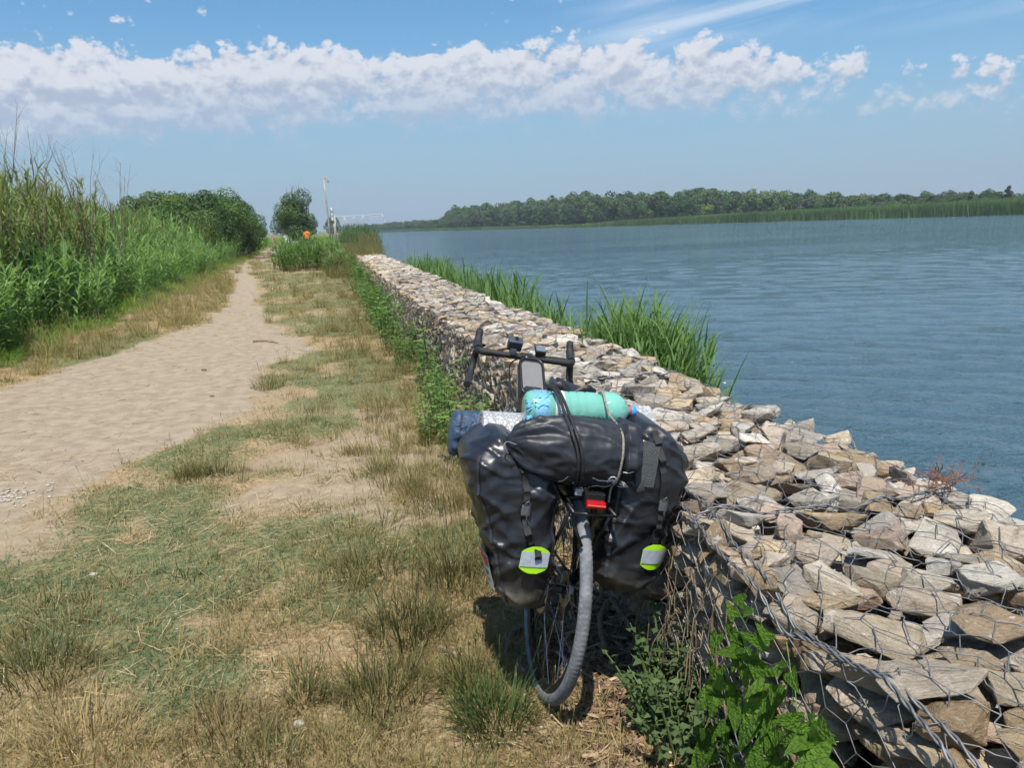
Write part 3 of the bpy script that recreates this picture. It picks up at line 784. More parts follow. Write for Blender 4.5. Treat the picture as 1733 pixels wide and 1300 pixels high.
rope([wire_point(.69 + .02 * math.sin(y * 3.1 + 1), y) + np.array([0, 0, .006]) for y in yy if y < 2.2], .0024)
rope([wire_point(.64 + .90 + .01 * math.sin(y * 5), y) + np.array([0.0, 0, .004]) for y in yy if y < 8], .0028)
for ysm in (1.86, 3.85, 5.85):
    rope([wire_point(t, ysm + .03 * math.sin(t * 4)) + np.array([0, 0, .006]) for t in np.arange(.66, 1.53, .03)], .0026)
# tangle of rusty tie wire and dead roots on the river edge
tb = MB(); gt = np.random.default_rng(3)
c0 = at(1600, 815, .70)
for i in range(46):
    p = c0 + gt.normal(0, .025, 3) * np.array([1.2, 1, .3]); d = gt.normal(0, 1, 3); d[2] = abs(d[2]) * .3; pts = [p]
    for s in range(4): d = d + gt.normal(0, .5, 3); p = p + d / np.linalg.norm(d) * .017; pts.append(p.copy())
    tb.tube(pts, .0016, 3, cap=False)
t_ = tb.build("rusty_wire_tangle", WIRE_RUST); tag(t_, "tangle of rusty red tie wire on the wall's river edge", "wire")
# ------------------------------------------------------------------ touring bicycle leaning on the wall (local: x right, y forward, z up)
TH, PH = .062, .191
bf = np.array([math.sin(TH), math.cos(TH), 0]); br_ = np.array([math.cos(TH), -math.sin(TH), 0])
bu = math.cos(PH) * np.array([0, 0, 1.0]) + math.sin(PH) * br_; bs = math.cos(PH) * br_ - math.sin(PH) * np.array([0, 0, 1.0])
BM = Matrix.Identity(4)
for i in range(3): BM[i][0] = bs[i]; BM[i][1] = bf[i]; BM[i][2] = bu[i]
BM.translation = Vector((.548, 2.208, 0.004))
BLACK = simple("black_satin_paint", (.012, .012, .013), .35, spec=.5)
MATTE = simple("black_rubber_tape", (.016, .016, .017), .62, var=.3, scale=90, bump=.25, bscale=300)
TYRE_M, nt_, b_ = material("dusty_tyre_rubber")
_tc = nd(nt_, 'ShaderNodeTexCoord').outputs['Object']
_n = noise(nt_, _tc, 26, 6, .65)
nt_.links.new(mixc(nt_, rmp(nt_, _n, .25, .75), (.11, .114, .122), (.23, .235, .245)), b_.inputs['Base Color']); b_.inputs['Roughness'].default_value = .85
_b = nd(nt_, 'ShaderNodeBump', {'Height': noise(nt_, _tc, 240, 4, .6), 'Strength': .35, 'Distance': .003}); nt_.links.new(_b.outputs[0], b_.inputs['Normal'])
STEEL = simple("steel", (.42, .42, .43), .32, metal=1.0)
DKSTEEL = simple("dark_steel", (.08, .08, .085), .4, metal=.8)
RUBBER = simple("saddle_black", (.014, .014, .016), .5, bump=.15, bscale=400)
RED_L, nt_, b_ = material("red_lamp_lens"); b_.inputs['Base Color'].default_value = (.42, .006, .010, 1); b_.inputs['Roughness'].default_value = .15; b_.inputs['Coat Weight'].default_value = .6
GLASS_D = simple("dark_screen", (.10, .15, .19), .12, spec=.8, coat=.5)
SILVERP = simple("silver_plastic", (.36, .38, .40), .35, metal=.3)

bike = empty("touring_bicycle", mw=BM)
tag(bike, "black drop-bar touring bicycle loaded with bags leaning against the gabion wall", "bicycle")

RW = .35; TW = .0190
def tyre_mesh():
    b = MB(); k = 18; N = 140 * 4; V = []
    for i in range(N):
        a = 2 * math.pi * i / N
        for q in range(k):
            t = 2 * math.pi * q / k
            tread = max(0, math.cos(t))
            # chevron knobs on the crown
            ph = (i + round(4.2 * abs(math.sin(t)))) % 4
            rr = TW * (1 + (.06 if ph < 2 else -.02) * (tread > .35))
            r = (RW - TW) + rr * math.cos(t); x = rr * math.sin(t) * .98
            V.append((x, r * math.cos(a), r * math.sin(a)))
    F = [(i * k + q, i * k + (q + 1) % k, ((i + 1) % N) * k + (q + 1) % k, ((i + 1) % N) * k + q) for i in range(N) for q in range(k)]
    b.add(V, F); return b.mesh("tyre", TYRE_M, True)
def rim_mesh():
    b = MB(); N = 80; prof = [(-.011, .322), (-.0115, .305), (-.007, .290), (.007, .290), (.0115, .305), (.011, .322)]; k = len(prof)
    V = [(x, r * math.cos(2 * math.pi * i / N), r * math.sin(2 * math.pi * i / N)) for i in range(N) for x, r in prof]
    F = [(i * k + q, ((i + 1) % N) * k + q, ((i + 1) % N) * k + (q + 1) % k, i * k + (q + 1) % k) for i in range(N) for q in range(k)]
    return b.add(V, F).mesh("rim", BLACK, True, 40)
TYRE, RIM = tyre_mesh(), rim_mesh()
HUB = MB().lathe([(.006, -.06), (.008, -.05), (.03, -.034), (.03, -.030), (.016, -.022), (.016, .022), (.03, .030), (.03, .034), (.008, .05), (.006, .06)], 18, axis='x').mesh("hub", DKSTEEL, True, 35)
DISC = MB().lathe([(.05, -.001), (.08, -.001), (.08, .001), (.05, .001)], 36, (-.043, 0, 0), 'x', cap=False).mesh("brake_disc", STEEL)
CASS = MB()
for i in range(9): CASS.lathe([(.012, -.0011), (.058 - i * .0045, -.0011), (.058 - i * .0045, .0011), (.012, .0011)], 28, (.034 + i * .0036 * .8, 0, 0), 'x')
CASS = CASS.mesh("cassette", STEEL, False)
SPOKES = []
for sd in (-1, 1):
    for cr in (-1, 1):
        a = R(42) * cr
        p0 = (sd * .032, .028 * math.sin(a), .028 * math.cos(a)); SPOKES.append(MB().tube([p0, (sd * .004, 0.0, .292)], .00115, 4).mesh("spoke", STEEL))
def wheel(cy, rear):
    w = empty("wheel"); w.parent = bike; w.location = (0, cy, RW)
    link("tyre", TYRE, w); link("rim", RIM, w); link("hub", HUB, w); link("brake_disc", DISC, w)
    if rear: link("cassette", CASS, w)
    for i in range(28):
        o = link("spoke", SPOKES[i % 4], w); o.rotation_euler.x = 2 * math.pi * i / 28
    return w
wheel(0, True); fwh = wheel(1.04, False); 
# frame
fr = MB()
BB = np.array([0, .43, .28]); SEAT = np.array([0, .285, .76]); HT = np.array([0, .90, .79]); HB = np.array([0, .945, .62]); AX = np.array([0, 0, RW]); FA = np.array([0, 1.04, RW])
fr.tube([BB, SEAT], .0165, 10); fr.tube([SEAT + [0, 0, -.03], HT + [0, .005, -.02]], .0185, 10); fr.tube([BB, HB + [0, 0, .02]], .0225, 10); fr.tube([HB, HT], .022, 10)
fr.lathe([(.023, -.036), (.023, .036)], 16, BB, 'x')
for s in (-1, 1):
    fr.tube([BB + [s * .03, -.02, 0], AX + [s * .06, .2, -.02], AX + [s * .064, 0, 0]], [.010, .009, .008], 8)
    fr.tube([SEAT + [s * .016, 0, -.04], AX + [s * .06, .09, .2], AX + [s * .064, 0, 0]], [.009, .008, .0075], 8)
fr.build("frame", BLACK, bike, True, 40)
fk = MB()
fk.tube([HB, HB + [0, .012, -.03]], .02, 10)
for s in (-1, 1): fk.tube([HB + [s * .03, .01, -.03], HB + [s * .055, .03, -.1], FA + [s * .052, -.01, .08], FA + [s * .05, 0, 0]], [.014, .014, .010, .008], 8)
fk.build("fork", BLACK, bike, True, 40)
MB().tube([SEAT + [0, 0, -.02], [0, .238, .93]], .0136, 10).build("seatpost", BLACK, bike, True, 40)
# saddle: wide tail with raised wings and a dip, long nose
sv, sf = [], []; NS, NW = 14, 13
for i in range(NS):
    t = i / (NS - 1); y = .17 + .27 * t; hw_ = .076 * (1 - t) ** 1.1 + .020 if t > .12 else .06 + .034 * (t / .12) ** .6
    for j in range(NW):
        q = j / (NW - 1) * 2 - 1
        z = .965 + .030 * (1 - t) ** 2 * abs(q) ** 1.5 - .012 * math.exp(-(q / .25) ** 2) - .05 * max(0, abs(q) - .72) ** 1.2 * 2 + (.014 * (1 - t / .15) if t < .15 else 0)
        sv.append((q * hw_, y, z))
n0 = len(sv); sv += [(x * .9, y + .004, z - .03) for x, y, z in sv]
for i in range(NS - 1):
    for j in range(NW - 1):
        a = i * NW + j; sf += [(a, a + 1, a + NW + 1, a + NW), (n0 + a, n0 + a + NW, n0 + a + NW + 1, n0 + a + 1)]
    a = i * NW; sf += [(a, a + NW, n0 + a + NW, n0 + a), (a + NW - 1, n0 + a + NW - 1, n0 + a + 2 * NW - 1, a + 2 * NW - 1)]
for j in range(NW - 1):
    sf += [(j, n0 + j, n0 + j + 1, j + 1)]; a = (NS - 1) * NW + j; sf += [(a, a + 1, n0 + a + 1, n0 + a)]
obj("saddle", sv, sf, RUBBER, bike, True)
# cranks, pedals, chain, derailleur
ck = MB(); ck.lathe([(.085, .045), (.092, .045), (.092, .049), (.085, .049)], 44, BB, 'x', cap=False); ck.tube([BB + [.05, 0, 0], BB + [.07, -.12, -.12]], [.013, .009], 8); ck.tube([BB + [-.05, 0, 0], BB + [-.07, .12, .12]], [.013, .009], 8)
for a in range(5):
    t = a * 2 * math.pi / 5; ck.tube([BB + [.047, 0, 0], BB + [.047, .088 * math.cos(t), .088 * math.sin(t)]], .006, 6)
ck.build("crankset", DKSTEEL, bike, True, 40)
for s, d in ((1, -1), (-1, 1)): MB().box(BB + [s * .125, d * .12, d * .12], (.045, .035, .011), bev=.005).build("pedal", DKSTEEL, bike)
ch = MB(); ch.tube([[.045, .0, RW + .045], BB + [.047, 0, .09]], .0045, 6); ch.tube([[.045, .02, RW - .13], BB + [.047, -.02, -.088]], .0045, 6); ch.tube([[.045, -.045, RW], [.045, .02, RW - .05], [.045, -.0, RW - .09], [.045, .02, RW - .13]], .0045, 6)
ch.build("chain", DKSTEEL, bike, True)
dr = MB(); dr.tube([[.06, 0, RW], [.07, -.01, RW - .05], [.055, .01, RW - .07]], .012, 8); dr.box([.05, .012, RW - .10], (.004, .014, .045), bev=.002)
for z in (.075, .13): dr.lathe([(.021, -.004), (.021, .004)], 16, (.045, .012, RW - z), 'x')
dr.build("derailleur", DKSTEEL, bike)
# rack
rk = MB()
for s in (-1, 1):
    rk.tube([[s * .062, -.26, .70], [s * .062, .10, .70]], .0055, 6); rk.tube([[s * .064, 0, .37], [s * .062, -.06, .70]], .005, 6); rk.tube([[s * .064, 0, .37], [s * .062, -.22, .69]], .005, 6)
    rk.tube([[s * .062, .10, .70], [s * .03, .26, .70]], .0045, 6)
for y in (-.26, -.12, .0, .10): rk.tube([[-.062, y, .70], [.062, y, .70]], .0045, 6)
rk.tube([[-.055, -.205, .705], [-.048, -.235, .655], [-.02, -.255, .60]], .005, 6)
rk.build("rear_rack", BLACK, bike, True)
tl = MB(); tl.box([-.004, -.262, .73], (.029, .012, .0115), bev=.008); tlo = tl.build("tail_light", RED_L, bike, True, 30); tlo['label'] = "red tail light under the rack end"
MB().box([-.004, -.244, .742], (.028, .012, .018), bev=.004).build("lamp_bracket", BLACK, tlo)
MB().box([-.004, -.275, .73], (.027, .0018, .0022), bev=.001).build("lens_stripe", simple("red_stripe", (.75, .10, .08), .3), tlo)
# handlebar (turned a few degrees), stem, hoods
BT = -.078; BC = np.array([0, .985, .946])
def bl(p):
    p = np.asarray(p, float); c, s = math.cos(BT), math.sin(BT)
    return np.stack([c * p[..., 0] - s * p[..., 1] , s * p[..., 0] + c * p[..., 1], p[..., 2]], -1) + BC
def bez(P, n=10):
    P = np.array(P, float); out = []
    for i in range(len(P) - 1):
        p0, p1, p2, p3 = P[max(i - 1, 0)], P[i], P[i + 1], P[min(i + 2, len(P) - 1)]
        for t in np.linspace(0, 1, n, endpoint=False):
            out.append(.5 * ((2 * p1) + (-p0 + p2) * t + (2 * p0 - 5 * p1 + 4 * p2 - p3) * t * t + (-p0 + 3 * p1 - 3 * p2 + p3) * t ** 3))
    out.append(P[-1]); return np.array(out)
hb = MB()
hb.tube(bl([[-.19, 0, 0], [.19, 0, 0]]), .0142, 12)
for s in (-1, 1):
    pth = bez([[s * .155, 0, 0], [s * .19, .004, 0], [s * .205, .03, .0], [s * .210, .075, -.008], [s * .216, .098, -.045], [s * .222, .082, -.095], [s * .232, .02, -.128], [s * .24, -.055, -.142]], 7)
    hb.tube(bl(pth), .0158, 12)
hbo = hb.build("handlebar", MATTE, bike, True, 50)
for s in (-1, 1):
    hd = MB(); hd.tube(bl(bez([[s * .208, .058, .002], [s * .209, .095, .014], [s * .208, .125, .036], [s * .206, .140, .066], [s * .206, .138, .078]], 6)), [.019] * 7 + [.018] * 6 + [.0165] * 6 + [.0155] * 5 + [.008], 12)
    hd.build("brake_hood", MATTE, hbo, True, 50)
    lv = MB(); lv.tube(bl(bez([[s * .209, .13, .04], [s * .213, .155, .0], [s * .216, .135, -.06], [s * .22, .12, -.10]], 6)), .006, 8, flat=.6); lv.build("brake_lever", BLACK, hbo, True)
MB().lathe([(.0165, 0), (.0165, .10)], 14, tuple(bl([.19, .02, 0]) - np.array([0, 0, 0]) + np.array([0, 0, -.10])), 'z').build("bar_collar", MATTE, hbo, True) if False else None
sm = MB(); sm.tube([HT + [0, -.01, .06], bl([0, -.015, .0])], .0165, 10); sm.lathe([(.0195, -.025), (.0195, .025)], 16, BC, 'x'); sm.tube([HT, HT + [0, -.012, .10]], .017, 10)
sm.build("stem", BLACK, bike, True, 40)
# camera mount on the left of the stem, cycle computer on the right
cmr = MB(); cmr.box(bl([-.062, -.004, .018]), (.014, .018, .014), bev=.004); cmr.box(bl([-.057, .004, .052]), (.031, .022, .025), rot=rotm(-.06, .55, .05), bev=.006)
co = cmr.build("camera_mount", simple("camera_shell", (.05, .06, .072), .45), bike, True, 30)
MB().lathe([(.008, -.002), (.008, .003)], 16, bl([-.054, -.012, .082]), 'z').build("button", BLACK, co)
cmp_ = MB(); cmp_.box(bl([.055, .0, .02]), (.017, .014, .010), bev=.004); cmp_.box(bl([.057, .008, .036]), (.023, .028, .009), rot=rotm(-.05, .35, 0), bev=.005)
co = cmp_.build("cycle_computer", BLACK, bike, True, 30)
MB().box(bl([.057, .0045, .0462]), (.020, .024, .0012), rot=rotm(-.05, .35, 0), bev=.001).build("screen", GLASS_D, co)
# cables
cb_ = MB()
for s, q in ((-1, .03), (1, .02), (-1, -.02)):
    cb_.tube(bez([bl([s * .03, .01, -.01]), bl([s * .06, .05, -.06]), HT + [s * .035, .05, -.05 + q], HT + [s * .012, -.05, -.04]], 8), .0022, 5)
cb_.build("cables", MATTE, bike, True)
# right drop bar end strap
st = MB(); st.tube(bez([bl([.212, .06, -.118]), bl([.185, .0, -.15]), bl([.188, -.03, -.20]), bl([.225, -.05, -.17])], 7), .006, 6, flat=.35); st.build("strap", MATTE, hbo, True)

# ------------------------------------------------------------------ bags and load
def loft_bag(levels, nexp=4.0, nring=100, nlev=96, crease=.0105, seed=1, flat_in=None):
    """closed bag from sections (u, wmin, wmax, smin, smax); returns V,F and a function giving the rear face"""
    Lv = np.array(levels, float); us = np.linspace(Lv[0, 0], Lv[-1, 0], nlev)
    def sec(u): return [np.interp(u, Lv[:, 0], Lv[:, k]) for k in range(1, 5)]
    V = []
    for u in us:
        w0, w1, s0, s1 = sec(u); wc, hw, sc, hs = (w0 + w1) / 2, (w1 - w0) / 2, (s0 + s1) / 2, (s1 - s0) / 2
        for q in range(nring):
            t = 2 * math.pi * q / nring; c, s = math.cos(t), math.sin(t)
            V.append((wc + hw * math.copysign(abs(c) ** (2 / nexp), c), sc + hs * math.copysign(abs(s) ** (2 / nexp), s), u))
    V = np.array(V); cen = V.reshape(nlev, nring, 3).mean(1, keepdims=True)
    N = V.reshape(nlev, nring, 3) - cen; N /= np.linalg.norm(N, axis=2, keepdims=True) + 1e-9; N = N.reshape(-1, 3)
    def disp(P):
        a = fbm(P * np.array([1, 1, .8]) + seed, 9, 3, seed)
        d1 = P @ np.array([.6, .35, 1.0]); d2 = P @ np.array([-.7, .3, .8])
        r1 = 1 - np.abs(2 * fbm(np.stack([d1 * 16, P[:, 1] * 5, P[:, 0] * 3], 1) + seed, 1, 2, seed + 5) - 1)
        r2 = 1 - np.abs(2 * fbm(np.stack([d2 * 14, P[:, 0] * 4, P[:, 1] * 4], 1) + seed, 1, 2, seed + 9) - 1)
        d3 = P @ np.array([.9, .5, .25]); r3 = 1 - np.abs(2 * fbm(np.stack([d3 * 26, P[:, 2] * 7, P[:, 1] * 6], 1) + seed * 2, 1, 2, seed + 13) - 1)
        return crease * ((a - .5) * 2.6 + (r1 ** 6 - .2) * 1.25 + (r2 ** 6 - .2) * 1.25 + (r3 ** 6 - .2) * .6)
    V = V + N * disp(V)[:, None]
    F = [(i * nring + q, i * nring + (q + 1) % nring, (i + 1) * nring + (q + 1) % nring, (i + 1) * nring + q) for i in range(nlev - 1) for q in range(nring)]
    F += [tuple(range(nring - 1, -1, -1)), tuple((nlev - 1) * nring + q for q in range(nring))]
    def rear(w, u, lift=.004, fixed=None):
        w0, w1, s0, s1 = sec(u); x = np.clip((w - (w0 + w1) / 2) / ((w1 - w0) / 2), -.97, .97)
        s = (s0 + s1) / 2 - (s1 - s0) / 2 * (1 - abs(x) ** nexp) ** (1 / nexp)
        p = np.array([[w, s, u]]); cc = np.array([(w0 + w1) / 2, (s0 + s1) / 2, u]); n = p[0] - cc; n /= np.linalg.norm(n)
        return p[0] + n * ((disp(p)[0] if fixed is None else fixed) + lift)
    rear.disp = lambda w, u: float(np.linalg.norm(rear(w, u, .1) - rear(w, u, 0, 0.0))) - .1
    return V, F, rear
def bagmat(name, col, rough, dust, coat=.0, fine=.1):
    m, nt, b = material(name)
    tc = nd(nt, 'ShaderNodeTexCoord').outputs['Object']; sz = nd(nt, 'ShaderNodeSeparateXYZ', {0: tc})
    n1 = noise(nt, tc, 9, 6, .65, .5); n2 = noise(nt, tc, 3.2, 4, .6)
    c = mixc(nt, rmp(nt, n1, .4, .75, 0, .5), col, tuple(x * 2.0 + .006 for x in col))
    if dust:
        f = mth(nt, 'MULTIPLY', rmp(nt, sz.outputs[2], .56, .36), rmp(nt, mth(nt, 'ADD', mth(nt, 'MULTIPLY', n1, .6), mth(nt, 'MULTIPLY', n2, .5)), .42, .72, 0, .85))
        c = mixc(nt, f, c, (.21, .165, .11))
        nt.links.new(mth(nt, 'ADD', mth(nt, 'MULTIPLY', f, .5), rough), b.inputs['Roughness'])
    else: b.inputs['Roughness'].default_value = rough
    nt.links.new(c, b.inputs['Base Color']); b.inputs['Coat Weight'].default_value = coat; b.inputs['Coat Roughness'].default_value = .25
    mp = nd(nt, 'ShaderNodeMapping', {'Vector': tc, 'Scale': (1, 1, 1.6), 'Rotation': (.3, .5, .2)}).outputs[0]
    h = mth(nt, 'ADD', noise(nt, mp, 7, 2, .45, 1.2), mth(nt, 'MULTIPLY', noise(nt, tc, 500, 2, .5), .02))
    bn = nd(nt, 'ShaderNodeBump', {'Height': h, 'Strength': fine * 3, 'Distance': .02}); nt.links.new(bn.outputs[0], b.inputs['Normal'])
    return m
VINYL = bagmat("pannier_tarpaulin", (.013, .014, .017), .36, True, .12, .12)
NYLON = bagmat("stuff_sack_nylon", (.017, .018, .023), .46, False, 0, .13)
SEAM = simple('seam_tape', (.028, .029, .032), .4)
WEB = simple("black_webbing", (.015, .015, .016), .7, bump=.3, bscale=600)
GREYP = simple("grey_buckle", (.10, .105, .11), .4)
LIME = simple("lime_reflective", (.42, .78, .02), .5); SILV = simple("silver_reflective", (.42, .45, .50), .5, var=.12, scale=60)
REDP = simple("red_print", (.60, .03, .03), .5); WHITEP = simple("white_print", (.72, .72, .70), .6, var=.1, scale=50)

def drape(rear, pts, hw, mat, name, parent, th=.0025, lift=.004, n=14):
    P = np.array(pts, float); Q = bez([(p[0], p[1], 0) for p in P], n)
    C = np.array([rear(w, u, lift) for w, u, _ in Q]); T = np.gradient(C, axis=0); T /= np.linalg.norm(T, axis=1)[:, None]
    Nn = np.array([rear(w, u, lift + .01) - rear(w, u, lift) for w, u, _ in Q]); Nn /= np.linalg.norm(Nn, axis=1)[:, None]
    W = np.cross(T, Nn); W /= np.linalg.norm(W, axis=1)[:, None]
    return MB().ribbon(C, W * hw, Nn, th).build(name, mat, parent)
def patch(rear, c, outline, mat, name, parent, lift=.004, n=7):
    """flat patch following the bag; outline(f) = half-width at height f in -1..1"""
    V, F = [], []; hu = c[2]
    fx = max(rear.disp(c[0] + a * .03, c[1] + b * .04) for a in (-1, -.5, 0, .5, 1) for b in (-1, -.5, 0, .5, 1))
    for i in range(2 * n + 1):
        f = i / n - 1; hw = outline(f)
        for j in range(9):
            q = j / 4 - 1; V.append(rear(c[0] + hw * q, c[1] + hu * f, lift, fx))
    for i in range(2 * n):
        for j in range(8): a = i * 9 + j; F.append((a, a + 1, a + 10, a + 9))
    return obj(name, V, F, mat, parent, True)
def pannier(label, levels, seed, strap_pts, refl, extra=None):
    p = empty("pannier_bag", mw=BM); tag(p, label, "bag", "panniers on the rear rack")
    V, F, rear = loft_bag(levels, seed=seed)
    obj("body", V, F, VINYL, p, True)
    drape(rear, strap_pts, .0095, WEB, "strap", p, .003, .007)
    lv = np.array(levels)
    for side_k in (1, 2):   # welded seams down both rear edges
        us_ = np.linspace(lv[1, 0] + .01, lv[-4, 0], 7); drape(rear, [(np.interp(u, lv[:, 0], lv[:, side_k]) + (.022 if side_k == 1 else -.022), u) for u in us_], .0045, SEAM, "seam", p, .0022, .002, 8)
    bk = empty("buckle"); bk.parent = p
    m0 = strap_pts[len(strap_pts) // 2]; c = rear(m0[0], m0[1], .012)
    MB().box(c, (.013, .005, .016), bev=.004).build("clip", GREYP, bk); MB().tube([c + [-.008, -.004, .016], c + [.002, -.010, .03], c + [.010, -.004, .018], c + [.004, -.006, -.02], c + [.012, -.006, -.04]], .002, 5).build("cord", GREYP, bk, True)
    rr = patch(rear, (refl[0], refl[1], .041), lambda f: max(.010, min(.0355, .044 * math.sqrt(max(0, 1 - f * f)))), LIME, "reflector", p, .006)
    patch(rear, (refl[0], refl[1] + .002, .022), lambda f: .0350, SILV, "reflector_band", rr, .0075)
    drape(rear, [(refl[0] + .002, refl[1] + .055), (refl[0] + .004, refl[1] + .02), (refl[0] + .006, refl[1] + .004)], .010, WEB, "strap_end", rr, .003, .015)
    return p, rear
LP = [(.362, -.185, -.085, -.15, .04), (.372, -.205, -.076, -.185, .08), (.40, -.222, -.070, -.20, .10), (.50, -.258, -.070, -.212, .12), (.62, -.305, -.072, -.213, .13), (.72, -.345, -.078, -.207, .135), (.775, -.362, -.095, -.195, .13), (.81, -.352, -.15, -.178, .12), (.835, -.325, -.195, -.16, .11), (.855, -.300, -.235, -.15, .10), (.868, -.285, -.255, -.13, .08)]
lpan, lrear = pannier("dusty black roll-top pannier on the left of the rear wheel", LP, 4, [(-.255, .855), (-.215, .80), (-.196, .74), (-.190, .68), (-.178, .62), (-.158, .585)], (-.150, .543))
# printed sticker low on the outer left side
sk = []
def lside(s, u):
    w0 = np.interp(u, [q[0] for q in LP], [q[1] for q in LP]); s0 = np.interp(u, [q[0] for q in LP], [q[3] for q in LP]); s1 = np.interp(u, [q[0] for q in LP], [q[4] for q in LP]); w1 = np.interp(u, [q[0] for q in LP], [q[2] for q in LP])
    x = abs((s - (s0 + s1) / 2) / ((s1 - s0) / 2)); return (w0 + w1) / 2 - (w1 - w0) / 2 * max(0, 1 - min(x, .99) ** 4.0) ** (1 / 4.0)
def side_quad(s0, s1, u0, u1, mat, name, parent, lift):
    V = [(lside(s, u) - lift, s, u) for u in np.linspace(u0, u1, 7) for s in np.linspace(s0, s1, 5)]
    F = [(i * 5 + j, i * 5 + j + 1, i * 5 + j + 6, i * 5 + j + 5) for i in range(6) for j in range(4)]
    return obj(name, V, F, mat, parent, True)
stk = side_quad(-.172, .0, .405, .515, WHITEP, "sticker", lpan, .015); stk['label'] = "white printed sticker with a red field"
side_quad(-.165, -.06, .475, .508, REDP, "red_field", stk, .0175); side_quad(-.15, -.05, .445, .455, GREYP, "print_line", stk, .0175); side_quad(-.15, -.03, .425, .432, GREYP, "print_line", stk, .0175)
RP = [(.432, .092, .205, -.15, .04), (.442, .078, .228, -.185, .09), (.48, .070, .246, -.202, .11), (.60, .066, .268, -.21, .125), (.72, .064, .288, -.207, .13), (.80, .066, .300, -.20, .13), (.85, .082, .300, -.188, .125), (.885, .100, .280, -.175, .12), (.915, .118, .245, -.16, .11), (.94, .138, .205, -.145, .10), (.95, .15, .185, -.13, .08)]
rpan, rrear = pannier("shiny black roll-top pannier on the right, resting against the rocks", RP, 9, [(.168, .938), (.19, .87), (.205, .80), (.212, .73), (.212, .66), (.21, .615)], (.209, .573))
MESHM = simple("grey_net", (.075, .082, .085), .7, bump=1.0, bscale=260)
patch(rrear, (.150, .845, .062), lambda f: .030 - .012 * f * -1 * .5, MESHM, "net_pocket", rpan, .006)
drape(rrear, [(.100, .915), (.112, .86), (.130, .80), (.142, .77)], .012, WEB, "flap_strap", rpan, .004, .008)

# stuff sack across the rack, drawn in at its left end
def roll_bag(prof, c, folds, seed, nr=96, sag=.0, nx=100):
    ws = np.linspace(prof[0][0], prof[-1][0], nx); V = []
    pw = np.array(prof)
    for w in ws:
        r = np.interp(w, pw[:, 0], pw[:, 1])
        for q in range(nr):
            t = 2 * math.pi * q / nr
            fo = folds(w, t)
            rr = r * (1 + fo)
            V.append((w, c[0] + rr * math.cos(t) * 1.04, c[1] + rr * math.sin(t) - sag * (w - ws.mean()) ** 2))
    V = np.array(V)
    d = (fbm(V * np.array([1, 1.4, 1.4]) + seed, 16, 3, seed) - .5) * .016
    rr_ = 1 - np.abs(2 * fbm(np.stack([V[:, 0] * 7, V[:, 1] * 26 + V[:, 0] * 9, V[:, 2] * 26], 1) + seed, 1, 2, seed + 2) - 1); d = d + (rr_ ** 6 - .2) * .007
    C = np.stack([V[:, 0], np.full(len(V), c[0]), np.full(len(V), c[1])], 1); N = V - C; N /= np.linalg.norm(N, axis=1)[:, None] + 1e-9
    V = V + N * d[:, None]
    F = [(i * nr + q, (i + 1) * nr + q, (i + 1) * nr + (q + 1) % nr, i * nr + (q + 1) % nr) for i in range(nx - 1) for q in range(nr)]
    F += [tuple(range(nr)), tuple((nx - 1) * nr + q for q in range(nr - 1, -1, -1))]
    return V, F
sack = empty("stuff_sack", mw=BM); tag(sack, "black nylon stuff sack with white print strapped across the rack", "bag")
SC_ = (-.150, .852)
def sfold(w, t):
    p = max(0, (-.10 - w) / .16); return .20 * p * math.sin(9 * t + 2 * math.sin(3 * t)) * (1 if p < .9 else .5) + .03 * max(0, (w - .02) / .05) * math.sin(7 * t)
V, F = roll_bag([(-.262, .010), (-.255, .022), (-.24, .045), (-.215, .066), (-.18, .082), (-.13, .092), (-.06, .098), (.02, .099), (.055, .096), (.068, .086)], SC_, sfold, 3)
obj("body", V, F, NYLON, sack, True)
def sfold2(w, t): return .05 * math.sin(5 * t + 40 * w) + .04 * math.sin(9 * t - 30 * w)
V, F = roll_bag([(.064, .080), (.075, .093), (.10, .094), (.118, .084), (.130, .055), (.133, .01)], (-.148, .862), sfold2, 8)
obj("end_pocket", V, F, NYLON, sack, True)
def on_sack(w, t, lift=.003):
    r = np.interp(w, [-.262, -.24, -.215, -.18, -.13, -.06, .02, .055, .068, .075, .1, .118], [.01, .045, .066, .082, .092, .098, .099, .096, .088, .093, .094, .084])
    p = np.array([[w, SC_[0] + r * math.cos(t) * 1.04, SC_[1] + r * math.sin(t)]]); n = np.array([0, math.cos(t), math.sin(t)])
    return p[0] + n * ((fbm(p * np.array([1, 1.4, 1.4]) + 3, 16, 3, 3)[0] - .5) * .016 + lift)
def print_line(pts, name="print_line", r=.0012):
    P = []
    for (a, b) in zip(pts[:-1], pts[1:]):
        for f in np.linspace(0, 1, 6, endpoint=False): P.append(on_sack(a[0] + (b[0] - a[0]) * f, a[1] + (b[1] - a[1]) * f, .0032))
    P.append(on_sack(*pts[-1], .0032)); return MB().tube(P, r, 4).build(name, WHITEP, sack, True)
g_ = math.pi   # rear-facing angle
print_line([(-.105, g_ + 1.02), (-.095, g_ + .95), (-.088, g_ + .62), (-.045, g_ + .55)])
print_line([(-.02, g_ + .52), (.0, g_ + .62), (.035, g_ + .62)])
print_line([(-.012, g_ + 1.15), (.006, g_ + .95), (.034, g_ + .95), (.044, g_ + .80)])
print_line([(.066, g_ + .28), (.085, g_ + .25), (.118, g_ + .02)])
for k in range(3): print_line([(.068, g_ + .62 + k * .08), (.082 + k * .006, g_ + .66 + k * .08), (.088 + k * .006, g_ + .95 - k * .03), (.072, g_ + 1.05)])
for dx, dt in ((0, 0), (.0, .11)): print_line([(.038 + .011 * math.cos(a), g_ + .50 + dt + .10 * math.sin(a)) for a in np.linspace(0, 6.28, 10)], "logo_ring", .0016)
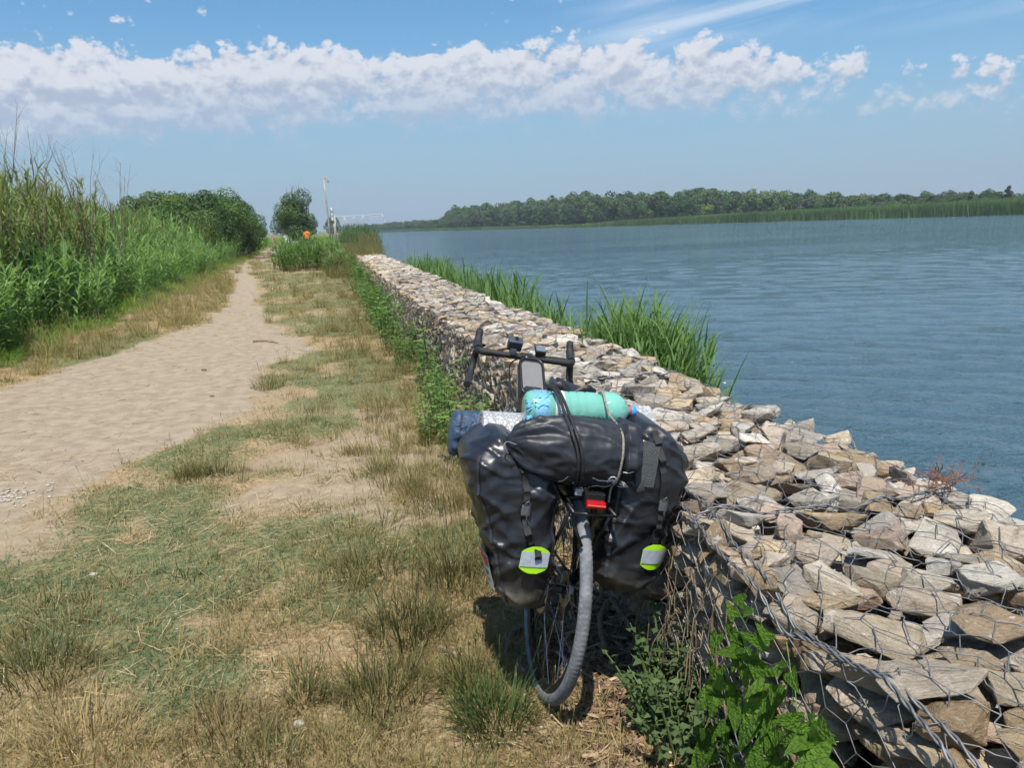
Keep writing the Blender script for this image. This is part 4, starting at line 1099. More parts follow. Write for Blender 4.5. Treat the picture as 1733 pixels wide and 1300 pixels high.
print_line([(-.058 + .006 * math.sin(a * 1.5), g_ + .78 + a * .06) for a in np.linspace(0, 4.4, 8)], "print_mark", .0018)
# drawstring
MB().tube(bez([on_sack(-.24, g_ - .2), [-.268, -.19, .865], [-.275, -.2, .85], [-.26, -.205, .835]], 6), .002, 5).build("drawstring", GREYP, sack, True)

# elastic cords over sack and bottle
ec = MB()
for k, off_ in enumerate((-.006, .006)):
    P = [(-.128 + off_, .02, 1.004), (-.118 + off_, -.05, 1.006), (-.107 + off_, -.10, .985)]
    P += [tuple(on_sack(w + off_, t, .008)) for w, t in ((-.092, g_ - .75), (-.078, g_ - .35), (-.068, g_), (-.060, g_ + .4), (-.054, g_ + .8), (-.05, g_ + 1.1))] + [(-.045 + off_, -.20, .745)]
    ec.tube(bez(P, 6), .0048, 7)
e_ = ec.build("elastic_strap", MATTE, None, True); e_.matrix_world = BM; tag(e_, "doubled black elastic cord stretched over sack and bottle", "strap")
MB().box((-.045, -.215, .748), (.010, .008, .010), bev=.003).build("hook", SILVERP, e_)
ec = MB(); P = [(.035, .03, .975), (.032, -.03, 1.012), (.036, -.075, .985), (.045, -.10, .955), (.05, -.12, .95)] + [tuple(on_sack(.052, t, .005)) for t in (g_ - .9, g_ - .4, g_, g_ + .5, g_ + 1.0)] + [(.055, -.2, .72)]
ec.tube(bez(P, 6), .0035, 7); e_ = ec.build("flecked_rope", simple("grey_flecked_cord", (.25, .22, .17), .8, var=.6, scale=300), None, True); e_.matrix_world = BM; tag(e_, "thin grey-brown flecked cord tied round the bottle and sack", "rope")

# green drinking bottle lying across the load
GREENP, nt_, b_ = material("green_clear_plastic")
b_.inputs['Base Color'].default_value = (.30, .86, .66, 1); b_.inputs['Roughness'].default_value = .08; b_.inputs['Transmission Weight'].default_value = .45; b_.inputs['IOR'].default_value = 1.25
b_.inputs['Specular IOR Level'].default_value = .9; b_.inputs['Coat Weight'].default_value = .7; b_.inputs['Coat Roughness'].default_value = .05
_h = noise(nt_, nd(nt_, 'ShaderNodeTexCoord').outputs['Object'], 45, 3, .5); _b = nd(nt_, 'ShaderNodeBump', {'Height': _h, 'Strength': .45, 'Distance': .006}); nt_.links.new(_b.outputs[0], b_.inputs['Normal'])
b_.inputs['Base Color'].default_value = (.30, .78, .63, 1)
bot = empty("plastic_bottle", mw=BM @ Matrix.Translation((0, -.018, .948)) @ Matrix.Rotation(R(-5), 4, 'Y') @ Matrix.Diagonal((1, 1.16, 1.16, 1))); tag(bot, "green translucent plastic bottle lying across the load", "bottle")
prof = [(.004, -.196), (.030, -.198), (.042, -.190), (.0475, -.176), (.048, -.13)]
for k in range(5): w = -.12 + k * .026; prof += [(.0478, w), (.0455, w + .006), (.0478, w + .012)]
prof += [(.046, .022), (.0435, .032), (.044, .040), (.049, .055), (.050, .072), (.046, .092), (.036, .110), (.022, .124), (.0135, .130), (.0135, .138)]
MB().lathe(prof, 40, axis='x').build("body", GREENP, bot, True)
BLF = simple('pale_blue_film', (.20, .46, .66), .25, var=.35, scale=25, coat=.4)
MB().lathe([(.0484, -.172), (.0490, -.168), (.0490, -.132), (.0484, -.128)], 40, axis='x', cap=False).build('blue_label_band', BLF, bot, True)
cp = MB().lathe([(.0155, .134), (.0165, .137), (.0165, .150), (.014, .153)], 24, axis='x').build("cap", simple("blue_cap", (.05, .32, .70), .35), bot, True, 40)
MB().lathe([(.017, .132), (.0175, .134), (.0175, .1365), (.017, .1372)], 24, axis='x', cap=False).build("red_seal", REDP, cp)
lb = MB(); tt = np.linspace(R(95), R(190), 16); V = []
for t in tt:
    for w in (-.112, -.082): V.append((w, .0505 * math.cos(t), .0505 * math.sin(t)))
lb.add(V, [(2 * i, 2 * i + 1, 2 * i + 3, 2 * i + 2) for i in range(len(tt) - 1)]); lbo = lb.build("paper_label", simple("paper_label_white", (.70, .69, .64), .8, var=.15, scale=120), bot, True)
pl_ = MB()
for k in range(11):
    t = R(105 + k * 7.4); w1 = -.088 - .008 * random.random(); p = [(-.108, .0512 * math.cos(t), .0512 * math.sin(t)), (w1, .0512 * math.cos(t), .0512 * math.sin(t))]; pl_.tube(p, .0006, 4)
pl_.build("fine_print", simple("faint_ink", (.36, .36, .36), .8), lbo)
# pale blue plastic bag knotted round the bottle's foot
BLUEBAG = simple("blue_film", (.16, .48, .74), .3, var=.4, scale=30, bump=.8, bscale=60)
bb_ = MB(); gq = np.random.default_rng(8)
for i in range(16):
    t0 = gq.uniform(1.9, 4.0); p = []
    for s in range(6): w = -.200 + s * .012 * gq.uniform(.4, 1.4); t0 += gq.normal(0, .12); p.append((w, .050 * math.cos(t0), .050 * math.sin(t0) - .004 * (5 - s)))
    bb_.tube(p, .0022, 5, flat=.5)
p = np.array([(-.192, -.05, -.01), (-.19, -.062, -.03), (-.18, -.066, -.045), (-.186, -.07, -.058)]); bb_.tube(bez(p, 4), [.011] * 4 + [.008] * 4 + [.006] * 4 + [.003], 8)
o = bb_.build("blue_plastic_bag", BLUEBAG, None, True); o.matrix_world = bot.matrix_world.copy(); tag(o, "crumpled pale blue plastic strip knotted at the bottle's foot", "bag")

# silver foil sleeping mat, rolled
FOIL, nt_, b_ = material("dimpled_foil")
b_.inputs['Metallic'].default_value = .2; b_.inputs['Roughness'].default_value = .5; nt_.links.new(mixc(nt_, rmp(nt_, nd(nt_, 'ShaderNodeTexVoronoi', {'Vector': nd(nt_, 'ShaderNodeTexCoord').outputs['Object'], 'Scale': 95.0}, feature='F1').outputs['Distance'], .15, .55), (.62, .62, .63), (.34, .34, .35)), b_.inputs['Base Color'])  # embossed shading painted into the colour: cells pale in the middle, darker at edges
_tc = nd(nt_, 'ShaderNodeTexCoord').outputs['Object']; _v = nd(nt_, 'ShaderNodeTexVoronoi', {'Vector': _tc, 'Scale': 130.0}, feature='F1')
_b = nd(nt_, 'ShaderNodeBump', {'Height': _v.outputs['Distance'], 'Strength': .55, 'Distance': .004}); nt_.links.new(_b.outputs[0], b_.inputs['Normal'])
FOAM = simple("grey_foam_edge", (.33, .33, .32), .85, var=.2, scale=80)
mat_o = empty("sleeping_mat", mw=BM @ Matrix.Translation((-.03, .06, .832)) @ Matrix.Rotation(R(-3), 4, 'Y')); tag(mat_o, "rolled silver foil sleeping mat with foam edge showing its spiral", "mat")
def spiral(n, r0, r1, turns, th):
    t = np.linspace(0, 1, n); a = t * turns * 2 * math.pi + 2.0; r = r0 + (r1 - r0) * t
    o_ = np.stack([r * np.cos(a), r * np.sin(a)], 1); i_ = np.stack([(r - th) * np.cos(a), (r - th) * np.sin(a)], 1); return o_, i_
so, si = spiral(120, .018, .078, 4.3, .0100)
def extr(o_, i_, w0, w1):
    n = len(o_); V = [(w0, *p) for p in o_] + [(w1, *p) for p in o_] + [(w0, *p) for p in i_] + [(w1, *p) for p in i_]
    Fo = [(k, k + 1, n + k + 1, n + k) for k in range(n - 1)]; Fi = [(2 * n + k, 3 * n + k, 3 * n + k + 1, 2 * n + k + 1) for k in range(n - 1)]
    Fe = [(k, 2 * n + k, 2 * n + k + 1, k + 1) for k in range(n - 1)] + [(n + k, n + k + 1, 3 * n + k + 1, 3 * n + k) for k in range(n - 1)] + [(n - 1, 2 * n - 1, 4 * n - 1, 3 * n - 1), (0, 2 * n, 3 * n, n)]
    return V, Fo, Fi + Fe
V, Fo, Fe = extr(so, si, -.275, .265)
obj("mat_roll", V, Fo + Fe, [FOIL, FOAM], mat_o, True, midx=[0] * len(Fo) + [1] * len(Fe)).data.set_sharp_from_angle(angle=R(40))
fl = MB(); fl.box((.20, -.02, .088), (.078, .055, .0045), rot=rotm(.0, .45, -.04), bev=.004); fl.build("loose_flap", FOIL, mat_o)
# blue tarpaulin roll
TARP, nt_, b_ = material("blue_woven_tarp")
_tc = nd(nt_, 'ShaderNodeTexCoord').outputs['Object']; _n = noise(nt_, _tc, 14, 6, .6, .6)
nt_.links.new(mixc(nt_, rmp(nt_, _n, .3, .7), (.022, .045, .085), (.055, .10, .165)), b_.inputs['Base Color']); b_.inputs['Roughness'].default_value = .42
_b = nd(nt_, 'ShaderNodeBump', {'Height': mth(nt_, 'ADD', noise(nt_, _tc, 22, 5, .6, 1.5), mth(nt_, 'MULTIPLY', noise(nt_, _tc, 400, 2), .05)), 'Strength': .9, 'Distance': .02}); nt_.links.new(_b.outputs[0], b_.inputs['Normal'])
tarp = empty("tarpaulin_roll", mw=BM @ Matrix.Rotation(R(1.5), 4, 'Y')); tag(tarp, "dark blue rolled tarpaulin with folds behind the silver mat", "tarpaulin")
def tfold(w, t): return .05 * math.sin(3 * t + 1) + .035 * math.sin(11 * t + 20 * w)
V, F = roll_bag([(-.405, .02), (-.402, .055), (-.392, .070), (-.375, .073), (-.372, .066), (-.368, .073), (-.33, .075), (-.327, .068), (-.322, .075), (0, .074), (.28, .072), (.30, .06), (.304, .02)], (.20, .772), tfold, 12, nr=96, nx=130)
obj("roll", V, F, TARP, tarp, True)
# top-tube phone bag
ph = empty("phone_bag", mw=BM @ Matrix.Translation((-.022, 0, 0))); tag(ph, "black top-tube phone bag with a clear window behind the handlebar", "bag")
V, F, _r = loft_bag([(.765, -.030, .030, .58, .78), (.775, -.040, .040, .56, .80), (.82, -.042, .042, .565, .82), (.86, -.042, .042, .59, .83), (.875, -.036, .036, .62, .81), (.878, -.03, .03, .64, .79)], 4, 36, 24, .002, 6)
obj("body", V, F, NYLON, ph, True)
# tilted phone case on top: rounded frame facing back and up
A_ = R(40); up_v = np.array([0, math.sin(A_), math.cos(A_)]) ; up_v = np.array([0, math.cos(R(38)), math.sin(R(38))]); nr_v = np.array([0, -math.sin(R(38)), math.cos(R(38))]); c0 = np.array([0.0, .715, .905])
def rrect(hw, hh, r, n=7):
    P = []
    for cx, cy, a0 in ((hw - r, hh - r, 0), (-hw + r, hh - r, 90), (-hw + r, -hh + r, 180), (hw - r, -hh + r, 270)):
        for a in np.linspace(a0, a0 + 90, n): P.append((cx + r * math.cos(R(a)), cy + r * math.sin(R(a))))
    return P
def slab(hw, hh, r, d0, d1):
    P = rrect(hw, hh, r); n = len(P); V = [c0 + np.array([x, 0, 0]) + up_v * y + nr_v * d for d in (d0, d1) for x, y in P]
    return V, [(i, (i + 1) % n, n + (i + 1) % n, n + i) for i in range(n)] + [tuple(range(n - 1, -1, -1)), tuple(range(n, 2 * n))]
cs = MB(); cs.add(*slab(.050, .098, .030, -.032, .006)); case = cs.build("phone_case", NYLON, ph, True, 40)
rim_ = [c0 + np.array([x, 0, 0]) + up_v * y + nr_v * .008 for x, y in rrect(.047, .094, .028, 8)]; rim_.append(rim_[0]); MB().tube(rim_, .0055, 7, cap=False).build("case_rim", BLACK, case, True)
FILM, nt_, b_ = material("clear_window_film"); b_.inputs['Base Color'].default_value = (.20, .19, .18, 1); b_.inputs['Roughness'].default_value = .16; b_.inputs['Coat Weight'].default_value = .6; b_.inputs['Coat Roughness'].default_value = .18; b_.inputs['Specular IOR Level'].default_value = .6
_h = noise(nt_, nd(nt_, 'ShaderNodeTexCoord').outputs['Object'], 14, 2, .5, .8); _b = nd(nt_, 'ShaderNodeBump', {'Height': _h, 'Strength': .55, 'Distance': .02}); nt_.links.new(_b.outputs[0], b_.inputs['Normal'])
wf = MB(); wf.add(*slab(.041, .078, .022, .004, .0075)); wf.build("window", FILM, case)
MB().tube(bez([c0 + np.array([-.051, .0, 0]) + up_v * .09 + nr_v * -.02, c0 + np.array([-.054, 0, 0]) + up_v * 0 + nr_v * -.025, c0 + np.array([-.053, 0, 0]) - up_v * .09 + nr_v * -.05, c0 + np.array([-.045, -.02, -.10])], 6), .0022, 5).build("zip", GREYP, ph, True)
MB().tube([(x, .562 - .003, z) for x, z in ((-.028, .785), (-.028, .838), (.03, .838), (.03, .785))], .0016, 5).build("piping", GREYP, ph)
# ------------------------------------------------------------------ vegetation
def col_x(px, Y):
    """x of the vertical line seen at photograph column px at distance Y"""
    a, b = px - 866.5, horizon_y(px) - 650
    d = CAM_F * FW + (a * CR - b * SR) * RT - (a * SR + b * CR) * UP
    return d[0] / d[1] * Y
def gz1(x, y): return float(ground_z(np.array([x]), np.array([y]))[0])

GRASS_MIX = leafmat("grass_olive_to_straw", [(.085, .110, .038), (.170, .175, .065), (.300, .250, .110), (.450, .345, .170)], .3)
GRASS_DRY = leafmat("grass_dry_straw", [(.180, .135, .060), (.300, .215, .098), (.430, .325, .160)], .3)
GRASS_MAT = leafmat("creeping_grass", [(.075, .125, .058), (.135, .190, .095), (.240, .275, .145)], .3)
CANE = leafmat("cane_leaves", [(.105, .180, .058), (.180, .295, .098), (.300, .440, .170)], .42)
VERGE = leafmat("verge_grass", [(.100, .175, .032), (.165, .270, .050), (.280, .400, .100)], .4)
FEATHER = leafmat("feathery_olive", [(.105, .135, .042), (.180, .215, .072), (.290, .325, .125)], .3, objrand=True)
REED = leafmat("reed_leaves", [(.055, .110, .030), (.095, .175, .048), (.180, .285, .095)], .35, objrand=True)
REED_I = leafmat("reed_leaves_bank", [(.040, .078, .028), (.070, .125, .044), (.125, .190, .075)], .3)
WEED = leafmat("weed_leaves", [(.070, .130, .034), (.125, .220, .056), (.225, .345, .105)], .35, objrand=True)
VINE = leafmat("bindweed_leaves", [(.075, .165, .018), (.135, .270, .030), (.225, .400, .065)], .4, objrand=True, vein=True)
STALK = simple("dry_stalk", (.26, .20, .11), .8, var=.35, scale=30)
TWIG = simple("dead_twig", (.17, .13, .10), .9, var=.4, scale=30)
WOOD = simple("weathered_wood", (.22, .155, .10), .85, var=.5, scale=25, bump=.8, bscale=60)

def tuft_mesh(name, mat, n, r, l0, l1, w, lean=(.05, .7), droop=(.2, 1.0), seg=3, seed=0, heads=0):
    random.seed(seed); b = Blades()
    for i in range(n):
        a = random.uniform(0, 6.28); q = r * math.sqrt(random.random())
        b.blade((q * math.cos(a), q * math.sin(a), -.01), a + random.gauss(0, .9), random.uniform(l0, l1), w * random.uniform(.7, 1.3), random.uniform(*lean) * (.4 + q / r * .6), random.uniform(*droop), seg)
    for i in range(heads):
        a = random.uniform(0, 6.28); q = r * .6 * math.sqrt(random.random()); L = l1 * random.uniform(1.0, 1.5); ln = random.uniform(.05, .5)
        p0 = np.array([q * math.cos(a), q * math.sin(a), 0]); d = np.array([math.cos(a) * math.sin(ln), math.sin(a) * math.sin(ln), math.cos(ln)])
        pts = [p0, p0 + d * L * .5, p0 + d * L * .85 + np.array([0, 0, -.01]), p0 + d * L * .93, p0 + d * L]
        b.tube(pts, [.0008, .0008, .0007, .0022, .0006], 3, .8 + .2 * random.random())
    return b.mesh(name, mat)

# ---- short grass cover, three kinds of patches, one mass each
def cover(name, n, ylim, kinds, weight, s0, s1, tintf, seed, xlim=(-9, 1.0)):
    g = np.random.default_rng(seed)
    # density falls with distance so that it stays even in the picture
    y = ylim[0] * (ylim[1] / ylim[0]) ** g.random(n); half = .62 * y + .6
    x = np.clip(g.uniform(-1, 1, n) * half + .05 * y, -40, 40)
    ok = (x < x_left(y) - .02) & (x > path_l(y) - 1.6) & (x > xlim[0])
    x, y = x[ok], y[ok]; pm, gr, ba, mu = fields(x, y)
    wgt = weight(pm, gr, ba, mu, x, y); keep = g.random(len(x)) < wgt
    x, y = x[keep], y[keep]; z = ground_z(x, y); n = len(x)
    sc = g.uniform(s0, s1, n) * np.clip(.75 + y * .035, .75, 2.2)
    P = np.stack([x, y, z - .003], 1)
    return scatter(name, kinds, P, g.uniform(0, 6.28, n), sc, np.clip(tintf(x, y, g, n), 0, 1), g.normal(0, .12, (n, 2)))
mat_kinds = [tuft_mesh("mat_%d" % i, GRASS_MAT, 42, .085, .018, .052, .0042, (.5, 1.35), (.1, .7), 2, 100 + i) for i in range(5)]
mix_kinds = [tuft_mesh("mix_%d" % i, GRASS_MIX, 34, .065, .035, .11, .0032, (.2, 1.2), (.2, 1.1), 3, 120 + i, heads=2) for i in range(6)]
dry_kinds = [tuft_mesh("dry_%d" % i, GRASS_DRY, 30, .09, .03, .10, .0026, (.6, 1.45), (.0, .6), 2, 140 + i) for i in range(5)]
tal_kinds = [tuft_mesh("tall_%d" % i, GRASS_MIX, 46, .06, .10, .24, .0034, (.05, .75), (.2, 1.0), 3, 160 + i, heads=5) for i in range(6)]
o = cover("creeping_grass", 30000, (1.15, 36), mat_kinds, lambda pm, g, b, m, x, y: np.clip(g * 1.0 - .12, 0, 1) * (1 - pm), .7, 1.25, lambda x, y, g, n: fbm(np.stack([x, y], 1), 1.1, 3, 8) * 1.3 - .2 + g.normal(0, .12, n), 1)
tag(o, "short blue-green creeping grass in patches over the sandy verge", "grass")
o = cover("dry_grass", 26000, (1.15, 40), dry_kinds, lambda pm, g, b, m, x, y: (.50 - .28 * g + .5 * (x < path_l(y) + .2)) * (1 - .85 * b) * (1 - pm) ** 2 * (1 - .5 * m), .7, 1.3, lambda x, y, g, n: g.random(n), 2)
tag(o, "flattened straw-coloured dry grass over the verge", "grass")
def wmix(pm, g, b, m, x, y):
    f = sstep(.44, .66, fbm(np.stack([x, y], 1), 1.5, 4, 61)); near_wall = sstep(1.3, .25, x_left(y) - x)
    return np.clip(.02 + .36 * f + .25 * near_wall + .35 * (x < path_l(y)) + .40 * sstep(7, 11, y), 0, 1) * (1 - pm) ** 2 * (1 - .75 * b * (1 - near_wall)) * (1 - m)
o = cover("mixed_grass", 23000, (1.15, 60), mix_kinds, wmix, .7, 1.35, lambda x, y, g, n: .26 + .75 * fbm(np.stack([x, y], 1), .8, 3, 13) + g.normal(0, .16, n), 3)
tag(o, "thin olive and straw grass blades scattered over the verge", "grass")
def wtal(pm, g, b, m, x, y):
    f = sstep(.52, .70, fbm(np.stack([x, y], 1), 1.15, 4, 91)); near_wall = sstep(1.1, .1, x_left(y) - x)
    isl = np.exp(-((x + 2.75) / .5) ** 2) * sstep(12.5, 15, y) * (1 - sstep(24, 30, y)) * (x < path_l(y)); lv = np.exp(-((x + 3.7) / .5) ** 2) * sstep(9, 12, y) * .8
    return np.clip(((.34 * f + .14 * sstep(8, 12, y)) * sstep(1.5, 4.5, y) + .5 * near_wall * sstep(2.6, 4.5, y)) * (1 - pm) ** 2 * (1 - .7 * b * (1 - near_wall)) * (1 - m) + isl * .8 + lv, 0, 1)
o = cover("tall_grass", 13000, (1.2, 60), tal_kinds, wtal, .65, 1.25, lambda x, y, g, n: .36 + .6 * fbm(np.stack([x, y], 1), .7, 3, 19) + g.normal(0, .16, n) + .15 * (x < -2.2), 4)
tag(o, "taller seeding grass, half dry, along path and wall foot", "grass")

# ---- single tufts that stand out
def tuft_thing(px, py, kindmat, n, r, h, label, seed, w=.0036, heads=8, lean=(.05, .8)):
    p = at(px, py); z = gz1(p[0], p[1]); n = int(n * .95)
    me = tuft_mesh("tuft_%d" % seed, kindmat, n, r, h * .45, h, w, lean, (.2, 1.1), 4, seed, heads)
    o = link("grass_tuft", me); o.location = (p[0], p[1], z - .005); tag(o, label, "grass tuft", "grass tufts standing out on the verge"); return o
GT_BROWN = leafmat("tuft_brown", [(.140, .115, .048), (.270, .200, .090), (.440, .330, .160)], .3, objrand=True)
GT_GREEN = leafmat("tuft_green", [(.055, .085, .022), (.115, .155, .045), (.260, .270, .110)], .3, objrand=True)
GT_OLIVE = leafmat("tuft_olive", [(.060, .066, .022), (.125, .125, .044), (.280, .235, .100)], .3, objrand=True)
for i, (px, py, mt, n, r, h, lab) in enumerate([
    (838, 1235, GT_GREEN, 320, .10, .21, "lush green grass tuft growing around the foot of the rear tyre"),
    (605, 762, GT_BROWN, 150, .10, .15, "round brown grass tuft on bare soil below the bright green patch"),
    (645, 708, GT_BROWN, 160, .12, .19, "straw-brown grass tuft beside the dark weed at the wall"),
    (325, 805, GT_OLIVE, 110, .10, .20, "wispy dark grass tuft at the sand's edge, left one of a pair"),
    (370, 800, GT_OLIVE, 110, .09, .19, "wispy dark grass tuft at the sand's edge, right one of a pair"),
    (735, 845, GT_BROWN, 330, .22, .20, "wide yellow-brown grass tuft just left of the left pannier's top"),
    (690, 1075, GT_OLIVE, 300, .14, .24, "dark olive grass tuft left of the wheel, upper of two"),
    (650, 1180, GT_OLIVE, 320, .14, .19, "dark matted grass tuft left of the wheel, lower of two"),
    (790, 1170, GT_OLIVE, 220, .09, .20, "dark grass tuft between the lush green tuft and the wood litter"),
    (515, 1180, GT_OLIVE, 130, .07, .16, "small dark grass tuft alone on bare straw soil"),
    (380, 1250, GT_BROWN, 230, .13, .17, "tangled brown grass tuft near the bottom edge"),
    (450, 1295, GT_OLIVE, 180, .10, .13, "low dark grass tuft cut by the bottom edge"),
    (60, 1150, GT_OLIVE, 260, .16, .20, "olive grass tuft at the lower left edge"),
    (150, 1270, GT_BROWN, 240, .15, .20, "straw-coloured grass tuft in the lower left corner"),
    (620, 960, GT_OLIVE, 260, .17, .22, "tall seeding grass tuft left of the left pannier"),
    (770, 985, GT_OLIVE, 240, .12, .26, "tall dark grass tuft touching the left pannier's edge"),
    (540, 695, GT_BROWN, 110, .12, .14, "brown grass tuft within the bright green creeping patch"),
    (455, 655, GT_OLIVE, 190, .17, .17, "dark grass tuft jutting into the sand below the path bend")]):
    tuft_thing(px, py, mt, n, r, h, lab, 300 + i, heads=max(5, n // 22))

# ---- cane thicket along the left of the path
def cane_kind(seed, h, nl, mat=CANE, lw=.052, ll=(.30, .52)):
    random.seed(seed); b = Blades(); P = []
    lx, ly = random.gauss(0, .10), random.gauss(0, .10)
    for i in range(6): f = i / 5; P.append((lx * f * f * h, ly * f * f * h, h * f * .97))
    b.tube(P, np.linspace(.011, .003, 6), 4, .6)
    a = random.uniform(0, 6.28)
    for i in range(nl):
        f = .12 + .88 * i / nl; a += 2.4 + random.gauss(0, .35)
        p = np.array([lx * f * f * h, ly * f * f * h, h * f * .96])
        b.blade(p, a, random.uniform(*ll) * (1.05 - .25 * abs(f - .6)), lw * random.uniform(.75, 1.25), random.uniform(.35, .75), random.uniform(.6, 1.5), 4)
    b.blade((lx * h, ly * h, h * .95), a, .35, lw * .7, .1, .4, 3)
    return b.mesh("cane_%d" % seed, mat)
def verge_kind(seed):
    random.seed(seed); b = Blades()
    for i in range(26):
        a = random.uniform(0, 6.28); q = .16 * math.sqrt(random.random())
        b.blade((q * math.cos(a), q * math.sin(a), 0), a + random.gauss(0, .8), random.uniform(.25, .6), random.uniform(.008, .018), random.uniform(.1, .7), random.uniform(.4, 1.5), 4)
    return b.mesh("verge_%d" % seed, VERGE)
cane_kinds = [cane_kind(400 + i, random.uniform(1.3, 1.75), 13) for i in range(7)]
verge_kinds = [verge_kind(430 + i) for i in range(5)]
g5 = np.random.default_rng(15)
def edge_x(y): return np.interp(y, [0, 10, 14, 21, 40, 60, 90], [-4.35, -4.2, -4.1, -4.05, -4.55, -5.2, -7])
n = 4200; y = 6 * (78 / 6) ** g5.random(n); dx = .25 + 3.1 * g5.random(n) ** 1.2 * np.clip(y / 18, .8, 1.4)
x = edge_x(y) - dx + (fbm(np.stack([y, y * 0], 1), .8, 3, 2) - .5) * .9
z = ground_z(x, y); sc = np.clip(.48 + dx * .44, .48, 1.28) * g5.uniform(.75, 1.15, n) * np.interp(y, [10, 30, 60], [1, .95, .92])
o = scatter("cane_thicket", cane_kinds, np.stack([x, y, z], 1), g5.uniform(0, 6.28, n), sc, np.clip(.15 + .7 * fbm(np.stack([x, y], 1), .35, 3, 6) + g5.normal(0, .14, n), 0, 1), g5.normal(0, .10, (n, 2)))
tag(o, "dense thicket of broad-leaved green cane along the left side of the path", "cane")
n = 6400; y = 6 * (75 / 6) ** g5.random(n); dx = -.25 + 1.7 * g5.random(n) ** .8
x = edge_x(y) - dx + (fbm(np.stack([y, y * 0], 1), 1.1, 3, 9) - .5) * .7; z = ground_z(x, y)
o = scatter("verge_grass", verge_kinds, np.stack([x, y, z], 1), g5.uniform(0, 6.28, n), np.clip(.40 + dx * .65, .28, 1.05) * g5.uniform(.7, 1.15, n), np.clip(.3 + .5 * fbm(np.stack([x, y], 1), .5, 3, 16) + g5.normal(0, .15, n), 0, 1), g5.normal(0, .1, (n, 2)))
tag(o, "bright green long grass along the foot of the cane thicket", "grass")

# feathery shrubs rising behind the cane
def feather_meshes(seed, h, rad, stems, mat):
    random.seed(seed); b = Blades(); tb = MB()
    for i in range(stems):
        a = random.uniform(0, 6.28); q = rad * math.sqrt(random.random()); hh = h * random.uniform(.62, 1.0) * (1 - .25 * (q / rad) ** 2)
        base = np.array([q * .8 * math.cos(a), q * .8 * math.sin(a), 0]); lean = np.array([math.cos(a) * .16, math.sin(a) * .16, 0]) * (q / rad) + np.array([.07, 0, 0])
        pts = [base + lean * hh * f * f + np.array([0, 0, hh * f]) for f in (0, .35, .7, 1)]
        tb.tube(pts, [.010, .008, .005, .002], 4)
        vv0 = random.random()
        for k in range(40):
            f = random.uniform(.15, 1.0); p = base + lean * hh * f * f + np.array([0, 0, hh * f])
            b.blade(p, random.uniform(0, 6.28), random.uniform(.14, .34), random.uniform(.018, .036), random.uniform(.15, .9), random.uniform(.1, .9), 2, vv=min(1, max(0, vv0 * .6 + .4 * random.random())))
    return tb.mesh("shrub_stems", STALK), b.mesh("shrub_crown", mat)
fk_ = [feather_meshes(500 + i, 3.0, 1.15, 62, FEATHER) for i in range(4)]
def shrub(meshes, x, y, s, rz, label, group, name="feathery_shrub", cat="shrub"):
    o = empty(name, (x, y, gz1(x, y))); o.scale = (s, s, s); o.rotation_euler.z = rz
    link("trunk", meshes[0], o); link("crown", meshes[1], o); tag(o, label, cat, group); return o
k = 0
for y0 in np.arange(10.5, 46, 1.6):
    for row in range(3):
        xx = float(edge_x(y0)) - 2.0 - row * 1.5 + g5.normal(0, .25); yy_ = y0 + g5.normal(0, .4)
        sc_ = np.interp(yy_, [10, 16, 24, 34, 44], [1.12, 1.12, .98, .86, .82]) * g5.uniform(.85, 1.10) * (.92 + .12 * row)
        lab = "olive feathery shrub in the %s row behind the cane, %s" % (("first", "second", "third")[row], "at the left edge" if yy_ < 15 else ("below the bare twigs" if yy_ < 21 else ("right of the bare twigs" if yy_ < 30 else "before the dark leafy trees")))
        shrub(fk_[k % 4], xx, yy_, sc_, g5.uniform(0, 6.28), lab, "feathery shrubs behind the cane"); k += 1
# bare twigs sticking out of the thicket
for i, (px, Y, h) in enumerate([(150, 17, 3.5), (70, 15, 3.55), (205, 20, 3.3), (12, 14, 3.7)]):
    b = MB(); random.seed(i + 40); x0 = col_x(px, Y); 
    for s in range(9 if i != 3 else 4):
        a = random.uniform(0, 6.28); top = np.array([math.cos(a) * .45, math.sin(a) * .45, h * random.uniform(.8, 1)]); p = np.array([0, 0, 0.0])
        pts = [p, np.array([top[0] * .2, top[1] * .2, h * .5]), np.array([top[0] * .6, top[1] * .6, h * .75]), top]; b.tube(pts, [.007, .006, .004, .0015], 4)
        for q in range(3):
            m0 = pts[2] + (top - pts[2]) * random.random(); b.tube([m0, m0 + np.array([random.gauss(0, .16), random.gauss(0, .16), random.uniform(.15, .4)])], [.0025, .001], 3)
    o = b.build("dead_twigs", TWIG); o.location = (x0, Y, 0); tag(o, ["bare grey twigs spraying above the thicket, widest of the four", "bare leaning twigs near the left edge above the thicket", "low bare twigs above the shrubs right of the widest spray", "thin bare shoots at the very left edge above the thicket"][i], "twigs")
# dark trees where the thicket ends, lone tree by the post
DT = [make_tree_meshes("dense_tree_%d" % i, 5.0, 2.3, .1, 24, 700, .080, 610 + i, LEAF_MID if i else LEAF_DARK, .1) for i in range(3)]
for i, (px, Y, s) in enumerate([(318, 40, .74), (345, 45, .82), (372, 48, .86), (392, 50, .80), (408, 55, .74), (421, 60, .58), (362, 52, .84), (298, 38, .70), (330, 50, .82), (268, 44, .80), (240, 42, .74), (285, 50, .86)]):
    place_tree("leafy_tree", DT[i % 3], (col_x(px, Y), Y, -.1), s, i * 1.7, "dark green leafy tree in the thicket's far clump, %s" % ["its left flank", "left of its top", "under its top, in front", "right of its top", "on its right flank", "its low right end by the path", "at its highest point", "low, left of its flank", "behind, left of its top", "second from its left end", "its leftmost one", "behind its left flank"][i], 'tree', 'leafy trees at the end of the thicket')
LT = make_tree_meshes("lone_tree", 6.0, 2.45, .5, 26, 620, .100, 640, LEAF_DARK, .16)
